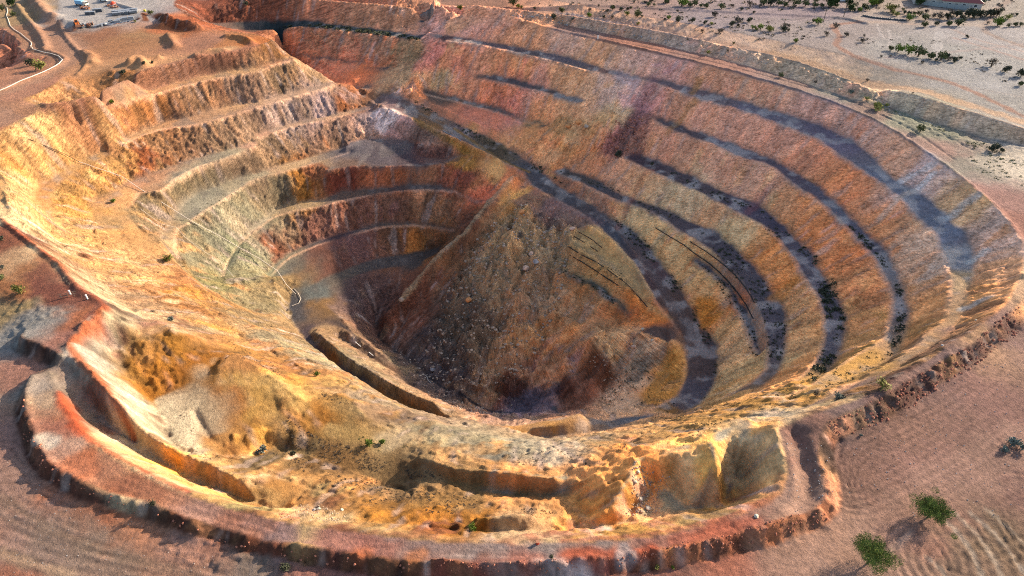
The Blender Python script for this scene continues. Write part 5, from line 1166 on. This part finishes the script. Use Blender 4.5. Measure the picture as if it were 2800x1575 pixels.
MB().box((0, 0, .8), (1.7, 4.2, .7), 0, .05).build('body', M['white'], t); c = MB().box((0, -.2, 1.4), (1.5, 2.0, .6), 0, .15).build('cab', M['white'], t); MB().box((0, -.2, 1.42), (1.53, 1.6, .35), 0, .05).build('window', M['glass'], c)
for sx in (-1, 1):
    for yy in (-1.3, 1.3): MB().tube([(sx*.75-.1, yy, .35), (sx*.75+.1, yy, .35)], .35, 10).build('wheel', M['black'], t)
# ------------------------------------------------------------------ marker posts and timber frame on the left flat
for x, y, lab in ((178, 741, 'white vent post at the pit edge with a timber frame beside it'), (220.5, 752, 'white vent post standing alone at the pit edge')):
    t = thing('vent_post', lab, 'post', put(x, y)); MB().tube([(0, 0, -.2), (0, 0, 1.1)], .16, 10).build('pipe', M['white'], t); MB().tube([(0, 0, 1.08), (0, 0, 1.2)], .2, 10).build('cap', M['white'], t)
t = thing('timber_frame', 'low dark timber rail frame beside the white vent post', 'frame', put(171, 747), .4)
for k in (-1, 0, 1): MB().tube([(k*1.3, 0, -.2), (k*1.3, 0, 1.2)], .07, 6).build('post', M['wood'], t)
for k in (.5, 1.1): MB().tube([(-1.9, 0, k), (1.9, 0, k)], .05, 6).build('rail', M['wood'], t)
for x, y in ((160, 703), (168, 711), (174, 716)): 
    t = thing('stump_post', {160: 'wide dark stump on the brown flat, farthest of three', 168: 'short dark peg on the brown flat, middle of three', 174: 'short dark peg on the brown flat, nearest of three'}[x], 'peg', put(x, y)); MB().tube([(0, 0, -.2), (.1, 0, .55)], .12 if x > 160 else .25, 7, .08).build('stake', M['wood'], t); MB().tube([(-.3, 0, .4), (.35, .1, .45)], .05, 6).build('crosspiece', M['wood'], t)
t = thing('marker_post', 'white survey marker on the far rim berm', 'marker', put(1504, 98)); MB().box((0, 0, .7), (.5, .15, 1.8)).build('board', M['white'], t); MB().tube([(0, .1, -.3), (0, .1, .9)], .06, 6).build('post', M['wood'], t)
t = thing('drum', 'small red drum on the near grey ring road', 'drum', put(1352, 1368), 0); MB().tube([(0, 0, 0), (0, 0, .6)], .28, 12).build('body', M['red'], t); MB().tube([(0, 0, .58), (0, 0, .64)], .30, 12).build('lid', M['rust'], t)
# ------------------------------------------------------------------ stones lining the loop road
for i in range(23):
    f = i/22.; x = 2172+f*106; y = 44.5+f*8-(1-f)**4*4
    V, Fc = rock_geo(60+i % 4, .9); o = mobj('edge_stone', V, Fc, M['darkbox']); o.location = put(x, y)+Vector((0, 0, .3)); o.scale = (1.1, 1.1, 1.1); o.rotation_euler = (0, 0, i)
    tag(o, 'dark stone in the row lining the loop road', 'stone', 'stones lining the loop road')
# ------------------------------------------------------------------ power line
tops = []
for x, y, hp, lab in ((1970, 73, 22, 'leaning timber power pole at the middle of the far plain'), (2071, 56, 28, 'tall timber power pole left of the road junction'), (2122, 42, 37, 'tall timber power pole near the garden walls')):
    p = put(x, y); d_ = (p-Vector((0, 0, CAM_H))).length; h = hp/FPX*d_/math.cos(math.radians(18))*.97
    t = thing('power_pole', lab, 'power pole', p, .3); MB().tube([(0, 0, -1), (0, 0, h)], .20, 7, .13).build('pole', M['wood'], t); MB().box((0, 0, h-.6), (2.4, .16, .16)).build('crossarm', M['wood'], t)
    for k in (-1, 0, 1): MB().tube([(k*1.0, 0, h-.5), (k*1.0, 0, h-.25)], .08, 6).build('insulator', M['white'], t)
    tops.append(p+Vector((0, 0, h-.3)))
tops.append(tops[-1]+Vector((62, 30, 0)))
for k, lab in ((-1, 'left'), (1, 'right')):
    P = []
    for a, b in zip(tops[:-1], tops[1:]):
        for i in range(10):
            f = i/10.; q_ = a.lerp(b, f); q_.z -= 1.6*4*f*(1-f); P.append(q_+Vector((k*.9, 0, 0)))
    o0 = P[0].copy(); o = MB().tube([p-o0 for p in P], .035, 4).build('power_line', M['black']); o.location = o0
    tag(o, 'thin power line strung between the timber poles, %s hand one' % lab, 'power line')
# ------------------------------------------------------------------ houses at the edge of town
def house(x, y, w, l, hw, hr, rz, label, wallm='wall', roofm='roof', hip=True):
    t = thing('house', label, 'house', put(x, y), rz)
    MB().box((0, 0, hw/2), (w, l, hw)).build('wall', M[wallm], t)
    e = .6; a, b_, ri = w/2+e, l/2+e, (w/2-l/2 if hip else w/2+e)
    V = [(-a, -b_, hw-.1), (a, -b_, hw-.1), (a, b_, hw-.1), (-a, b_, hw-.1), (-ri, 0, hw+hr), (ri, 0, hw+hr)]
    Fc = [(0, 1, 5, 4), (2, 3, 4, 5), (1, 2, 5), (3, 0, 4), (3, 2, 1, 0)]
    rf = mobj('roof', V, Fc, M[roofm], t)
    MB().box((w*.2, l*.1, hw+hr*.8), (.8, .6, 1.4)).build('chimney', M['wall'], rf)
    for k in (-.32, .05, .34):
        f = MB().box((k*w, -l/2-.03, hw*.55), (1.6, .12, 1.2)).build('window', M['white'], t); MB().box((k*w, -l/2-.10, hw*.55), (1.3, .04, .95)).build('pane', M['glass'], f)
    MB().box((-.15*w, -l/2-.04, 1.0), (.95, .1, 2.0)).build('door', M['wood'], t)
    return t
house(2337, 7, 15, 9, 3, 3, -.3, 'red roofed house at the left behind the long grey fence')
house(2412, 14, 17, 10, 3, 3.4, -.3, 'wide red roofed house at the right behind the long grey fence')
house(2372, -2, 11, 8, 3, 2.6, -.3, 'maroon roofed shed house between the two red roofed houses')
house(2160, -16, 14, 9, 3, 2.4, .1, 'pale roofed house behind the deep green trees', 'wall', 'cream')
house(2080, -14, 15, 9, 3, 2.4, .1, 'pale blue roofed house above the hedge line', 'wall', 'blue')
house(1995, -12, 14, 9, 3, 2.2, .05, 'small cream house above the hedge line, leftmost', 'wall', 'cream')
house(2255, -22, 14, 9, 3, 2.4, .1, 'cream roofed house at the top by the loop road', 'wall', 'cream')
def fence(pts, h, label, mat):
    P = [put(*p) for p in pts]; o0 = P[0].copy(); t = thing('fence', label, 'fence', o0); b = MB()
    for a, c_ in zip(P[:-1], P[1:]):
        n = max(1, int((c_-a).length/2.4)); ang = math.atan2(c_.y-a.y, c_.x-a.x)
        for k in range(n):
            q_ = a.lerp(c_, (k+.5)/n)-o0; b.box((q_.x, q_.y, q_.z+h/2), ((c_-a).length/n-.02, .05, h), ang)
        for k in range(n+1):
            q_ = a.lerp(c_, k/n)-o0; MB().box((q_.x, q_.y, q_.z+h/2+.05), (.12, .14, h+.1), ang).build('post', M['steel'], t)
    b.build('panel', M[mat], t)
fence([(2322, 12), (2360, 17), (2400, 22), (2435, 26)], 2.0, 'long pale grey fence in front of the red roofed houses', 'fence')
fence([(2435, 26), (2465, 12), (2500, -5)], 1.6, 'grey fence running back from the right house corner', 'fence')
fence([(2105, 1), (2140, 4)], 1.8, 'short white garden wall between the deep green trees', 'white')
